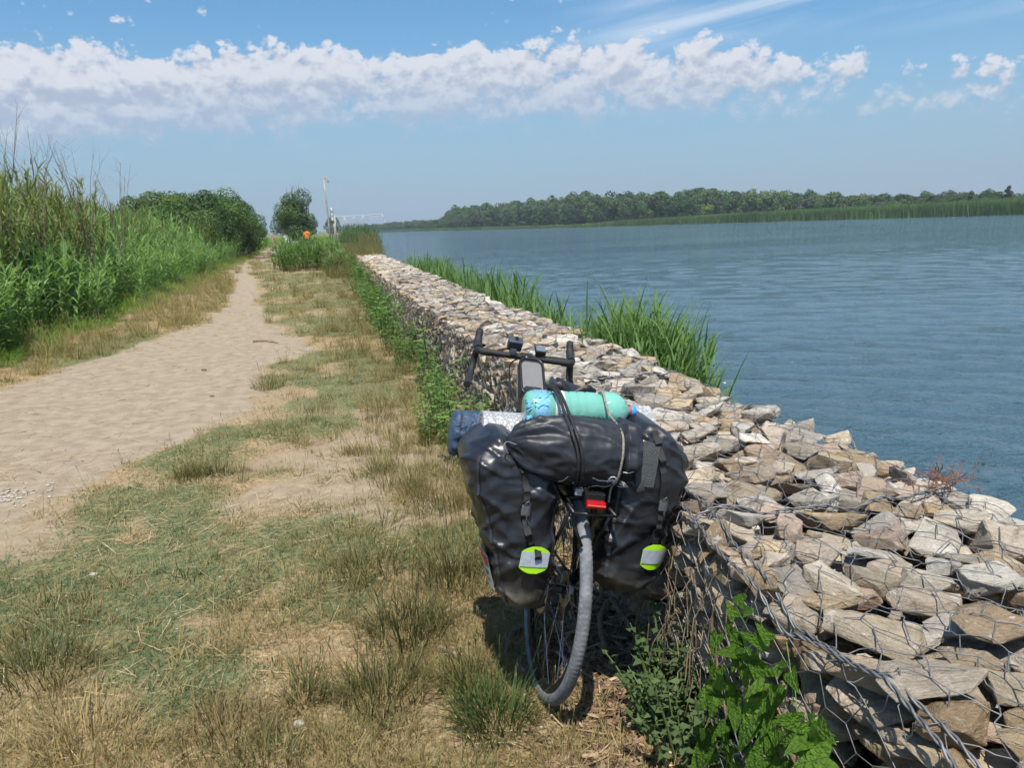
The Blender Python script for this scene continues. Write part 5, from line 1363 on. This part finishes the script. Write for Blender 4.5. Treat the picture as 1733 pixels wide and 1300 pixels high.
x0 = col_x(506, 86); lt = place_tree("lone_tree", LT, (x0, 86, -.1), 1.0, .4, "lone dark green windswept tree left of the lamp post", 'tree')
b = MB(); random.seed(4)
for i in range(16):
    xx = random.uniform(-1.0, 1.5); b.tube([(xx, 0, 3.6 - .3 * xx), (xx + random.gauss(0, .1), 0, 5.6 - .25 * xx), (xx + random.gauss(.05, .2), random.gauss(0, .2), 6.9 - .7 * abs(xx) + random.uniform(-.5, .3))], [.03, .02, .008], 3)
b.build("bare_twigs", TWIG, lt)

# big cane bush in front of the path's end
def cane_clump(seed, n, rx, ry, h0, h1):
    random.seed(seed); b = Blades()
    for i in range(n):
        a = random.uniform(0, 6.28); q = math.sqrt(random.random()); x0, y0 = q * rx * math.cos(a), q * ry * math.sin(a)
        h = random.uniform(h0, h1) * (1.05 - .45 * q); aa = random.uniform(0, 6.28); vv0 = random.random()
        lx, ly = math.cos(a) * .12 * q, math.sin(a) * .12 * q
        b.tube([(x0, y0, 0), (x0 + lx * h * .5, y0 + ly * h * .5, h * .5), (x0 + lx * h, y0 + ly * h, h)], [.009, .007, .003], 3, .5)
        for k in range(9):
            f = .15 + .85 * k / 9; aa += 2.4
            b.blade((x0 + lx * h * f, y0 + ly * h * f, h * f), aa, random.uniform(.28, .5), random.uniform(.03, .046), random.uniform(.3, .7), random.uniform(.5, 1.4), 3, vv=.6 * vv0 + .4 * random.random())
    return b.mesh("cane_clump_%d" % seed, leafmat("cane_clump_leaves", [(.055, .105, .030), (.100, .180, .050), (.185, .290, .095)], .35, objrand=True))
o = link("cane_clump", cane_clump(5, 230, 1.35, 2.2, 1.15, 1.75)); o.location = (-.92, 33.0, 0); tag(o, "large bright green cane bush between the path end and the wall", "bush")
o = link("cane_clump", cane_clump(6, 70, .55, 1.0, .6, 1.0)); o.location = (.35, 28, 0); tag(o, "small green cane bush against the wall's far left side", "bush")

# ---- reeds in the river along the wall
def reed_mesh(seed, pts, mat=REED):
    random.seed(seed); b = Blades()
    for (x0, y0, h) in pts:
        a = random.gauss(.5, 1.2); vv0 = random.random(); ln = random.uniform(.02, .22); d = np.array([math.cos(a), math.sin(a)])
        b.tube([(x0, y0, -.15), (x0 + d[0] * ln * h * .4, y0 + d[1] * ln * h * .4, h * .5), (x0 + d[0] * ln * h, y0 + d[1] * ln * h, h * .92)], [.005, .004, .002], 3, .4)
        for k in range(8):
            f = .25 + .75 * k / 8
            b.blade((x0 + d[0] * ln * h * f * f, y0 + d[1] * ln * h * f * f, h * f * .92), random.uniform(0, 6.28), random.uniform(.28, .50), random.uniform(.013, .022), random.uniform(.1, .45), random.uniform(.15, .9), 3, vv=.55 * vv0 + .45 * random.random())
    return b.mesh("reeds_%d" % seed, mat)
random.seed(9)
def xr(y): return float(x_left(y)) + WALL_W
pts = []
for i in range(850):
    y0 = random.gauss(5.15, .42); q = random.random() ** 1.3; x0 = xr(y0) + .05 + q * .52
    if not 4.25 < y0 < 5.95: continue
    h = (1.78 - .62 * ((y0 - 5.25) / .85) ** 2 - .25 * q) * random.uniform(.78, 1.04); pts.append((x0, y0 - 5, max(.6, h)))
o = link("reed_clump", reed_mesh(1, pts)); o.location = (0, 5, WATER_Z); tag(o, "tall rounded green reed clump in the water, nearest to the bicycle", "reeds")
pts = []
for i in range(1050):
    t = random.random(); y0 = 6.0 * (23.0 / 6.0) ** t; q = random.random(); x0 = xr(y0) + .05 + q * np.interp(y0, [6, 9, 20], [.3, .6, .9])
    h = np.interp(y0, [6, 7, 8.5, 10, 14, 19, 23], [1.28, 1.30, 1.45, 1.64, 1.62, 1.66, 1.4]) * random.uniform(.76, 1.05); pts.append((x0, y0 - 12, h))
o = link("reed_strip", reed_mesh(2, pts)); o.location = (0, 12, WATER_Z); tag(o, "long strip of green reeds along the wall's river side", "reeds")
def leafy(seed, n, r, h, lw, ll, mat, up=.5):
    random.seed(seed); b = Blades(); tb = MB()
    for i in range(n):
        a = random.uniform(0, 6.28); q = r * math.sqrt(random.random()); hh = h * random.uniform(.55, 1); base = np.array([q * .5 * math.cos(a), q * .5 * math.sin(a), 0]); tip = np.array([q * 1.3 * math.cos(a), q * 1.3 * math.sin(a), hh])
        P = [base + (tip - base) * f + np.array([0, 0, .08 * hh * math.sin(f * 3.1)]) for f in (0, .4, .75, 1)]; tb.tube(P, [.0035, .003, .0022, .001], 4)
        m_ = int(9 + hh * 22); vv0 = random.random()
        for k in range(m_):
            f = .15 + .85 * k / m_; p = P[0] + (P[3] - P[0]) * f + np.array([0, 0, .08 * hh * math.sin(f * 3.1)]); aa = k * 2.4 + random.gauss(0, .4)
            d = np.array([math.cos(aa), math.sin(aa), random.uniform(-.15, .6)]); b.leaf(p, d, (random.gauss(0, .3), random.gauss(0, .3), 1), random.uniform(*ll) * (1.15 - .5 * f), random.uniform(*lw), vv=.5 * vv0 + .5 * random.random())
    return tb.mesh("weed_stems", STALK if False else simple("green_stem", (.10, .15, .05), .6)), b.mesh("weed_leaves", mat)
WK = [leafy(700 + i, 9, .16, .52, (.014, .026), (.06, .12), WEED) for i in range(4)]
SK = [leafy(720 + i, 16, .13, .24, (.012, .02), (.020, .040), leafmat("small_weed_leaves_%d" % i, [(.040, .075, .028), (.085, .135, .050), (.165, .215, .095)], .3, objrand=True)) for i in range(3)]
g6 = np.random.default_rng(66)
yy_ = 3.3
k = 0
while yy_ < 29:
    x0 = float(x_left(yy_)) - g6.uniform(.05, .32); s = g6.uniform(.6, 1.35) * np.interp(yy_, [3, 6, 9, 14, 28], [.65, .9, 1.15, 1.2, 1.3])
    shrub(WK[k % 4], x0, yy_, s, g6.uniform(0, 6.28), "leafy green weed at the wall's left foot, " + ("hidden behind the tarpaulin roll" if yy_ < 4.3 else ("just above the blue tarpaulin" if yy_ < 5.6 else ("left of the handlebar" if yy_ < 7.5 else ("in the thick stretch past the handlebar" if yy_ < 12 else "far along, near the cane bush")))), "weeds along the foot of the wall", "wall_weed", "weed")
    yy_ += g6.uniform(.18, .50) * np.clip(yy_ / 7, .8, 2.2); k += 1
for i, (px, py, s, lab) in enumerate([(1130, 1255, 1.0, "small pale-leaved weed on the wood litter near the bottom"), (1190, 1225, 1.35, "bushy small-leaved weed at the wall foot left of the bright vine"), (1225, 1285, 1.3, "dark small-leaved weed below the bright vine at the bottom edge"), (1235, 1170, 1.15, "small-leaved weed climbing the stones beside the vine"), (1160, 1290, 1.0, "low weed at the bottom edge before the wall")]):
    p = at(px, py); shrub(SK[i % 3], min(p[0], float(x_left(p[1])) - .04), p[1], s, i * 1.3, lab, None, "small_weed", "weed")
shrub(WK[1], *at(735, 748)[:2], .8, 1.0, "dark leafy weed alone on the dry soil left of the blue tarpaulin", None, "wall_weed", "weed")
# leafy plants on the river edge beyond the reeds
BR = leafy(760, 26, .45, .75, (.03, .05), (.08, .15), VINE)
for i, (y0, s) in enumerate([(19.5, 1.0), (21.5, .9), (23.2, .8)]): shrub(BR, xr(y0) + .12, y0, s * .9, i * 2.0, "bright green leafy plant on the river edge at the reed strip's far end", "bright leafy plants on the river edge", "leafy_plant", "plant")
shrub(WK[0], .9, 26.5, 1.5, 2, "green weed spilling over the wall's far top, nearer of two", None, "wall_weed", "weed"); shrub(WK[2], 1.25, 29.3, 1.9, 2, "green weed spilling over the wall's far top, farther of two", None, "wall_weed", "weed")
shrub(BR, xr(29) + .3, 29.5, .9, 1, "small dark leafy plant alone on the river edge, far along the wall", None, "leafy_plant", "plant")
# reed mass on the near bank further on
n = 2600; y = g5.uniform(36, 112, n); x = x_bank(y) + g5.uniform(-2.3, .5, n) * np.interp(y, [36, 55, 110], [.55, 1, 1.4]); 
rk_ = [cane_kind(800 + i, 1.8, 12, REED_I, .028, (.25, .45)) for i in range(4)]
o = scatter("bank_reeds", rk_, np.stack([x, y, np.where(x > x_bank(y) - .3, -.6, -.05)], 1), g5.uniform(0, 6.28, n), g5.uniform(.5, 1.25, n) * np.interp(y, [36, 48, 70, 110], [.45, .70, .88, 1.0]), g5.random(n), g5.normal(0, .08, (n, 2)))
tag(o, "grey-green reed bed on the near bank beyond the wall's end", "reeds")
n = 900; y = g5.uniform(25, 44, n); x = x_bank(y) - g5.uniform(.0, 1.9, n); zb = np.where((y < 31) & (x > x_left(y)), .55, 0); ok = g5.random(n) < np.interp(y, [25, 30], [.3, 1]); x, y, zb = x[ok], y[ok], zb[ok]; n = len(x)
o = scatter("bank_grass", tal_kinds, np.stack([x, y, zb], 1), g5.uniform(0, 6.28, n), g5.uniform(1.2, 2.8, n), .05 + .5 * g5.random(n), g5.normal(0, .1, (n, 2)))
tag(o, "dry grass covering the wall's overgrown far end", "grass")
n = 2600; y = g5.uniform(60, 190, n); x = g5.uniform(-26, 2.0, n); ok = (x < path_l(y) - .6) | (x > path_r(y) + .7); x, y = x[ok], y[ok]; n = len(x)
o = scatter("far_meadow_grass", verge_kinds, np.stack([x, y, x * 0], 1), g5.uniform(0, 6.28, n), g5.uniform(.9, 1.6, n), g5.random(n)); tag(o, "green meadow grass around the far end of the path", "grass")

# ---- bindweed climbing the wall face by the bottom right: every leaf its own piece
def heart_leaf(seed):
    """arrow-shaped bindweed leaf, folded along the midrib, tip bending down"""
    random.seed(seed); w = random.uniform(.30, .40); bend = random.uniform(.12, .32); fold = random.uniform(.10, .35)
    pr = [(.0, .02), (.35, -.10), (.75, -.17), (1.0, -.08), (.98, .06), (.88, .20), (.74, .36), (.58, .53), (.40, .70), (.22, .85), (.08, .95), (0, 1.0)]
    def P(x, y, s): x *= w; return (s * x, y, fold * x - bend * max(0, y) ** 2 + .02 * math.sin(9 * y + seed) * x / w)
    mid = [P(0, y, 1) for y in (.0, .1, .25, .42, .6, .78, .92, 1.0)]
    V = list(mid); F = []; nm_ = len(mid)
    for s in (1, -1):
        o0 = len(V); V += [P(x, y, s) for x, y in pr[1:-1]]; L = [0] + [o0 + i for i in range(len(pr) - 2)] + [nm_ - 1]
        mi_ = [0, 0, 0, 1, 1, 2, 3, 4, 5, 6, 6, 7]
        for i in range(len(pr) - 1):
            q = [L[i], L[i + 1], mi_[i + 1], mi_[i]]; u = []
            for z in q:
                if z not in u: u.append(z)
            if len(u) > 2: F.append(tuple(u if s > 0 else u[::-1]))
    me = newmesh("leaf_%d" % seed, V, F, VINE, True); attr(me, 'v', np.full(len(V), random.random())); return me
HL = [heart_leaf(i) for i in range(10)]
vine = empty("bindweed_vine", (.85, 1.35, 0)); tag(vine, "bright green bindweed vine hanging on the wall's near left face", "vine")
random.seed(77); stems = MB()
for i in range(15):
    y0 = random.uniform(1.10, 1.43); zt = np.interp(y0, [1.08, 1.2, 1.35, 1.45], [.55, .64, .70, .55]) * random.uniform(.85, 1.02); P = []
    for f in np.linspace(0, 1, 8): P.append((.85 - .03 - .04 * math.sin(f * 3) - .015 * random.random(), y0 + .05 * math.sin(f * 5 + i) + random.gauss(0, .016), .03 + zt * f))
    P = np.array(P); stems.tube(bez(P - np.array([.85, 1.35, 0]), 3), .0012, 4) if i % 2 else None
    for k in range(19):
        f = random.uniform(.05, 1.06); p = np.array([np.interp(f, np.linspace(0, 1, 8), P[:, q]) for q in range(3)]) + np.array([-random.uniform(.0, .035), random.gauss(0, .03), 0])
        o = link("leaf", HL[random.randrange(10)], vine); s = random.choice([.03, .04, .045, .055, .062]) * random.uniform(.85, 1.1)
        d = Vector((-random.uniform(.15, .7), random.gauss(-.15, .5), -random.uniform(.3, 1.0) if f < .93 else random.uniform(-.2, .6))).normalized()   # leaf tip hangs outward and down
        nz = Vector((-1.0, random.gauss(-.5, .4), random.uniform(.2, .9))); nz = (nz - d * nz.dot(d)).normalized(); xx = d.cross(nz)
        mw = Matrix((xx, d, nz)).transposed().to_4x4(); mw = mw @ Matrix.Scale(s, 4); mw.translation = Vector(p) - Vector((.85, 1.35, 0)); o.matrix_local = mw
stems.build("stems", simple("vine_stem", (.14, .22, .05), .6), vine, True)
# roots and dry stalks hanging on the shaded wall face
rb_ = MB(); g7 = np.random.default_rng(12)
for i in range(60):
    y0 = g7.uniform(1.55, 3.0); z0 = g7.uniform(.25, .6); p = np.array([float(x_left(y0)) - .02, y0, z0]); pts = [p.copy()]
    for s in range(5): p = p + np.array([-abs(g7.normal(0, .012)), g7.normal(0, .03), -g7.uniform(.02, .09)]); p[2] = max(p[2], .01); pts.append(p.copy())
    rb_.tube(pts, .0018, 3, cap=False)
o = rb_.build("dry_roots", STALK); o['kind'] = 'stuff'; tag(o, "thin dry roots hanging over the shaded wall face behind the wheel", "roots")

# ------------------------------------------------------------------ litter on the ground
def stick(pts, r, label, group=None):
    P = bez(pts, 5); g = np.random.default_rng(int(abs(pts[0][1]) * 1000)); P = P + g.normal(0, r * .25, P.shape)
    b = MB(); b.tube(P, np.linspace(r, r * .6, len(P)) * g.uniform(.85, 1.15, len(P)), 7); o = b.build("driftwood_stick", WOOD, None, True, 50); tag(o, label, "stick", group); return o
def gp(px, py, z): p = at(px, py, z); return (p[0], p[1], z)
stick([gp(1035, 1015, .10), gp(1080, 1080, .10), gp(1145, 1195, .06)], .013, "long brown stick leaning along the wall foot right of the wheel")
stick([gp(1022, 1095, .03), gp(1016, 1050, .10), gp(1028, 1015, .16)], .011, "short upright stick just behind the right pannier's bottom")
stick([gp(1010, 1062, .03), gp(1040, 1085, .03), gp(1068, 1108, .03)], .006, "thin dark stick pointing to the wheel from the wall")
stick([gp(1085, 1130, .03), gp(1105, 1150, .03), gp(1120, 1170, .03)], .015, "thick dark branch piece beside the long stick")
stick([gp(1065, 1195, .03), gp(1085, 1178, .03), gp(1100, 1165, .03)], .014, "pale stubby wood piece on the bark litter")
stick([gp(745, 1095, .02), gp(790, 1120, .02), gp(828, 1148, .02)], .009, "pale split stick in the grass left of the wheel")
stick([gp(880, 1062, .03), gp(862, 1085, .03), gp(858, 1110, .02)], .013, "curved brown branch left of the rear tyre")
stick([gp(428, 577, .01), gp(450, 577, .012), gp(470, 580, .01)], .014, "short dark stick lying on the sand where the path narrows")
def chips(name, n, area, l0, l1, mat, label, cat, seed, w=(.004, .014), weight=None, z0=.004):
    g = np.random.default_rng(seed); b = []; F = []; x = g.uniform(area[0], area[1], n); y = g.uniform(area[2], area[3], n)
    if weight is not None: k = g.random(n) < weight(x, y); x, y = x[k], y[k]; n = len(x)
    z = ground_z(x, y) + z0; a = g.uniform(0, 6.28, n); L = g.uniform(l0, l1, n) / 2; W = g.uniform(*w, n) / 2; tl = g.normal(0, .18, n)
    d = np.stack([np.cos(a) * np.cos(tl), np.sin(a) * np.cos(tl), np.sin(tl)], 1); s = np.stack([-np.sin(a), np.cos(a), g.normal(0, .2, n)], 1); u = np.array([0, 0, 1.0]); P = np.stack([x, y, z], 1)
    Ls, Ws = L[:, None], W[:, None]; T = Ws * .55
    V = np.stack([P - d * Ls - s * Ws * .5, P + d * Ls - s * Ws, P + d * Ls * .9 + s * Ws * .6, P - d * Ls * .95 + s * Ws, P - d * Ls * .9 - s * Ws * .3 + u * T, P + d * Ls * .93 - s * Ws * .5 + u * T, P + d * Ls * .8 + s * Ws * .3 + u * T, P - d * Ls * .8 + s * Ws * .5 + u * T], 1).reshape(-1, 3)
    q = np.array([[0, 1, 5, 4], [1, 2, 6, 5], [2, 3, 7, 6], [3, 0, 4, 7], [4, 5, 6, 7]]); F = (np.arange(n)[:, None, None] * 8 + q[None]).reshape(-1, 4)
    me = newmesh(name, V, F, mat); attr(me, 'v', np.repeat(g.random(n), 8)); o = link(name, me); o['kind'] = 'stuff'; tag(o, label, cat); return o
def chipmat(name, c0, c1):
    m, nt, b = material(name); v = nd(nt, 'ShaderNodeAttribute', attribute_name='v').outputs['Fac']; nt.links.new(mixc(nt, v, c0, c1), b.inputs['Base Color']); b.inputs['Roughness'].default_value = .9; return m
wm = lambda x, y: fields(x, y)[3]
chips("bark_litter", 5200, (.30, .98, 1.3, 3.4), .015, .09, chipmat("bark_brown", (.065, .040, .026), (.34, .225, .135)), "brown bark and wood litter between the wheel and the wall", "litter", 3, weight=wm, w=(.004, .016))
chips("pale_wood_chips", 420, (.30, .96, 1.3, 3.3), .03, .11, chipmat("wood_pale", (.22, .14, .08), (.52, .38, .24)), "pale split wood chips among the bark litter", "litter", 4, weight=wm, w=(.006, .018), z0=.012)
chips("twig_litter", 2400, (-6, 1, 3, 16), .02, .11, chipmat("twig_brown", (.06, .04, .025), (.24, .17, .10)), "small twigs strewn over the sand path", "litter", 5, w=(.003, .007), weight=lambda x, y: .25 + .75 * fields(x, y)[0])
chips("straw_litter", 2600, (-2.6, .8, 1.3, 6), .04, .16, chipmat("straw_pale", (.30, .21, .11), (.55, .42, .24)), "loose pale straw lying on the dry verge", "litter", 6, w=(.0018, .0034), z0=.012)
# stones
PEB = simple("white_pebble", (.40, .365, .31), .85, var=.25, scale=25, bump=.5, bscale=60)
def pebble_mesh(seed):
    bm = bmesh.new(); bmesh.ops.create_icosphere(bm, subdivisions=2, radius=1); V = np.array([v.co[:] for v in bm.verts]); F = np.array([[v.index for v in f.verts] for f in bm.faces]); bm.free()
    V = V * (.8 + .45 * fbm(V + seed, 1.4, 2, seed))[:, None] * np.array([1, .75, .5]); return V, F
for i, (px, py, s, lab) in enumerate([(158, 972, .022, "pale stone by a straw stalk on the left verge"), (368, 655, .0, ""), (640, 978, .016, "small pale stone in the grass left of the pannier"), (405, 998, .014, "flat pale stone in the middle of the verge"), (505, 1228, .022, "flat grey wood-like stone near the bottom"), (345, 626, .03, "brown stone on the sand path, upper of two"), (358, 669, .022, "brown stone on the sand path, lower of two")]):
    if s == 0: continue
    p = at(px, py); V, F = pebble_mesh(i); o = obj("stone", V * s, F, PEB if i < 5 else simple("brown_stone", (.16, .10, .065), .9, var=.3), None, True); o.location = (p[0], p[1], gz1(p[0], p[1]) + s * .25); tag(o, lab, "stone")
g8 = np.random.default_rng(4); c = at(10, 842); SV, SF, off = [], [], 0; PM = [pebble_mesh(20 + i) for i in range(4)]
for i in range(300):
    r_ = abs(g8.normal(0, .13)); a = g8.uniform(0, 6.28); x0, y0 = c[0] - .12 + r_ * math.cos(a) * 1.3, c[1] + r_ * math.sin(a); V, F = PM[i % 4]; s = g8.uniform(.004, .016); V = V * s @ rotm(a, 0, 0).T + np.array([x0, y0, gz1(x0, y0) + s * .3]); SV.append(V); SF.append(F + off); off += len(V)
for i in range(500):
    y0 = 1.3 * (9 / 1.3) ** g8.random(); x0 = g8.uniform(-.55, .2) * y0 + .3; V, F = PM[i % 4]; s = g8.uniform(.002, .007); V = V * s + np.array([x0, y0, gz1(x0, y0) + s * .3]); SV.append(V); SF.append(F + off); off += len(V)
o = obj("gravel", np.concatenate(SV), np.concatenate(SF), PEB, None, True); o['kind'] = 'stuff'; tag(o, "white gravel spilled on the sand at the left edge", "gravel")
p = at(468, 434); V, F = pebble_mesh(50); o = obj("boulder", V * .55, F, simple("grey_boulder", (.30, .29, .27), .9, var=.3, scale=5, bump=.6, bscale=12), None, True); o.location = (p[0] + .2, p[1], .12); tag(o, "grey boulder beside the path before the cane bush", "boulder")

# ------------------------------------------------------------------ far things at the path's end
GALV = simple("weathered_pole", (.36, .34, .30), .6, var=.25, scale=4); WHITEM = simple("white_painted_metal", (.52, .53, .52), .5, var=.08, scale=3)
lamp = empty("lamp_post", (col_x(558, 78), 78, 0)); tag(lamp, "tall leaning lamp post with a hooded lamp at the river bank", "lamp post")
MB().tube([(0, 0, -.3), (-.03, 0, 2.2), (-.10, 0, 4.4), (-.16, 0, 6.35)], [.10, .09, .08, .07], 8).build("pole", GALV, lamp, True)
MB().tube([(-.16, 0, 6.3), (.0, 0, 6.55), (.2, -.05, 6.35)], .05, 6).build("arm", GALV, lamp, True); MB().box((.17, -.05, 6.28), (.11, .14, .26), rot=rotm(0, 0, -.55), bev=.04).build("lamp_head", GALV, lamp)
br = MB(); br.tube([(-.12, 0, 5.55), (-.52, 0, 5.62)], .025, 5); br.tube([(-.12, 0, 5.45), (-.45, 0, 5.4)], .02, 5); br.build("bracket", GALV, lamp)
tank = empty("standpipe", (col_x(564, 79), 79, 0)); tag(tank, "white standpipe tank on two thin poles beside the lamp post", "tank")
tb_ = MB().lathe([(.05, 2.4), (.17, 2.42), (.16, 2.5), (.16, 2.75), (.13, 2.8), (.16, 2.85), (.16, 3.15), (.13, 3.2), (.16, 3.25), (.16, 3.6), (.1, 3.7), (.02, 3.72)], 14).build("tank_body", WHITEM, tank, True)
for s in (-1, 1): MB().tube([(s * .14, 0, -.2), (s * .1, 0, 2.5)], .05, 6).build("leg", GALV, tank, True)
crane = empty("net_boom", (col_x(568, 81), 81, 0)); tag(crane, "white lattice boom of a fishing net reaching over the river", "boom")
Lb = col_x(648, 81) - col_x(568, 81); bm_ = MB(); RUSTY = simple("boom_steel", (.50, .47, .44), .6, var=.25, scale=2)
nt_b = 10; top = [np.array([Lb * i / nt_b, 0, 2.85 + .10 * i / nt_b]) for i in range(nt_b + 1)]; low = [np.array([Lb * i / nt_b, 0, 1.1 + 1.7 * min(1, (i / nt_b) / .95)]) for i in range(nt_b + 1)]
MB().tube(top, .032, 6).build("upper_chord", WHITEM, crane, True); MB().tube(low, .028, 6).build("lower_chord", RUSTY, crane, True)
for i in range(nt_b): MB().tube([low[i], top[i + 1]] if i % 2 else [top[i], low[i + 1]], .018, 5).build("brace", RUSTY, crane, True)
for i in (0, 2, 4, 6, 8): MB().tube([top[i], low[i]], .018, 5).build("brace", RUSTY, crane, True)
MB().tube([(0, 0, -.3), (0, 0, 3.0)], .09, 8).build("mast", GALV, crane, True); MB().tube([top[-1], top[-1] + np.array([.14, 0, -.35]), top[-1] + np.array([.2, 0, -.75])], .03, 5).build("hanger", WHITEM, crane, True)
MB().lathe([(.02, -.2), (.07, -.14), (.08, 0), (.03, .08)], 10, top[-1] + np.array([.2, 0, -.72])).build("pulley", WHITEM, crane, True)
sh = empty("hut", (col_x(491, 100), 100, 0)); tag(sh, "small pale flat-roofed hut half hidden at the path's end", "hut")
MB().box((0, 0, .65), (.78, .9, .75), bev=.02).build("wall", simple("pale_render", (.55, .56, .53), .8, var=.12, scale=2), sh); MB().box((0, 0, 1.46), (.88, 1.0, .06), bev=.015).build("roof", simple("roof_felt", (.10, .13, .09), .9), sh); MB().box((.3, -.902, .5), (.25, .02, .5), bev=.01).build("door", simple("door_grey", (.30, .32, .31), .7), sh)
for i, (px, Y, h) in enumerate([(460, 66, 1.3), (459, 70, 1.2)]):
    o = MB().tube([(0, 0, -.2), (.02, 0, h)], .07, 7).build("fence_post", WOOD, None, True); o.location = (col_x(px, Y), Y, 0); tag(o, "short dark wooden post on the left of the path, %s of two" % ("nearer" if i == 0 else "farther"), "post")

# ---- person in an orange top behind the cane bush
def person(loc, rz):
    me = bpy.data.meshes.new("person"); J = {}; V = []; E = []; Rd = []
    def v(p, r): V.append(p); Rd.append(r); return len(V) - 1
    pel = v((0, 0, .95), .15); w_ = v((0, 0, 1.12), .135); ch_ = v((0, .01, 1.34), .155); nk = v((0, .0, 1.50), .055); hd = v((0, -.01, 1.60), .088); tp = v((0, -.01, 1.72), .075)
    E += [(pel, w_), (w_, ch_), (ch_, nk), (nk, hd), (hd, tp)]
    for s in (-1, 1):
        a = v((s * .19, .0, 1.42), .058); b = v((s * .27, -.04, 1.16), .045); c = v((s * .20, -.22, 1.05), .036); h = v((s * .15, -.30, 1.07), .034); E.extend([(ch_, a), (a, b), (b, c), (c, h)])
        for q in range(4): f = v((s * (.13 + .012 * q), -.36 - .008 * (q % 2), 1.06 + .01 * q), .010); E.append((h, f))
        th = v((s * .11, -.31, 1.10), .011); E.append((h, th))
        l = v((s * .10, 0, .86), .095); k = v((s * .12, -.02 - .05 * s, .50), .062); an = v((s * .12, .02 - .08 * s, .09), .042); ft = v((s * .13, -.14 - .08 * s, .04), .04); E.extend([(pel, l), (l, k), (k, an), (an, ft)])
    me.from_pydata(V, E, []); me.update(); o = link("person", me, None, loc); o.rotation_euler.z = rz
    md = o.modifiers.new("skin", 'SKIN'); md.use_smooth_shade = True
    for i, r in enumerate(Rd): me.skin_vertices[0].data[i].radius = (r, r)
    me.skin_vertices[0].data[pel].use_root = True
    o.modifiers.new("sub", 'SUBSURF').levels = 2; o.modifiers["sub"].render_levels = 2
    dg = bpy.context.evaluated_depsgraph_get(); nm = bpy.data.meshes.new_from_object(o.evaluated_get(dg)); o.modifiers.clear(); o.data = nm
    skin_m = simple("skin", (.45, .27, .19), .6); org = simple("orange_shirt", (.80, .20, .03), .75); drk = simple("navy_shorts", (.03, .04, .08), .8); sho = simple("shoes", (.10, .10, .11), .7)
    nm.materials.clear()
    for q in (skin_m, org, drk, sho): nm.materials.append(q)
    for p in nm.polygons:
        c = p.center; p.use_smooth = True
        p.material_index = 3 if c.z < .10 else (2 if .52 < c.z < 1.0 and abs(c.x) < .21 and c.y > -.2 else (1 if 1.0 <= c.z < 1.50 and (c.z > 1.2 or abs(c.x) < .2 and c.y > -.16) else 0))
    hb_ = MB().lathe([(.0, 1.745), (.05, 1.735), (.085, 1.69), (.092, 1.63), (.085, 1.60)], 16, (0, .012, 0)); hb_.build("hair", simple("dark_hair", (.03, .022, .016), .7), o, True)
    return o
pr_ = person((col_x(519, 57), 57, .02), 2.6); tag(pr_, "person in an orange top and dark shorts standing behind the cane bush", "person")
# small boat moored at the far reeds
q = far_point(1335, .985); boat = empty("small_boat", (q[0], q[1], WATER_Z)); boat.rotation_euler.z = R(-62); tag(boat, "small pale open boat at the foot of the far reeds", "boat")
V, F = [], []; NB = 12
for i in range(NB):
    t = i / (NB - 1) * 2 - 1; w = .75 * (1 - max(0, t) ** 2.2) * (.85 + .15 * (t > -.9)); rise = .12 * max(0, t) ** 2
    V += [(t * 2.3, -w, .42 + rise), (t * 2.3, -w * .8, -.05 + rise), (t * 2.3, w * .8, -.05 + rise), (t * 2.3, w, .42 + rise)]
for i in range(NB - 1):
    for k in range(3): a = i * 4 + k; F.append((a, a + 1, a + 5, a + 4))
F.append((0, 3, 2, 1)); hullo = obj("hull", V, F, WHITEM, boat); sd_ = hullo.modifiers.new("thickness", 'SOLIDIFY'); sd_.thickness = .05
for xx in (-1.2, 0, 1.0): MB().box((xx, 0, .30), (.14, .62, .02), bev=.005).build("bench", WOOD, boat)
MB().box((-2.35, 0, .55), (.14, .16, .28), bev=.04).build("outboard_motor", DKSTEEL, boat); MB().box((.45, .1, .52), (.22, .22, .24), bev=.05).build("crate", simple("pale_crate", (.55, .56, .55), .7), boat)

# ------------------------------------------------------------------ summer haze over the river
hm = bpy.data.materials.new("haze_air"); hm.use_nodes = True; ht = hm.node_tree; ht.nodes.clear()
pv = nd(ht, 'ShaderNodeVolumePrincipled', {'Color': (.80, .88, 1.0, 1), 'Density': .00036, 'Anisotropy': .2})
nd(ht, 'ShaderNodeOutputMaterial', {'Volume': pv.outputs[0]})
hz_ = MB().box((150, 640, 9), (1250, 760, 13)).build("haze", hm); tag(hz_, "thin pale summer haze over the river", "haze", kind='stuff')
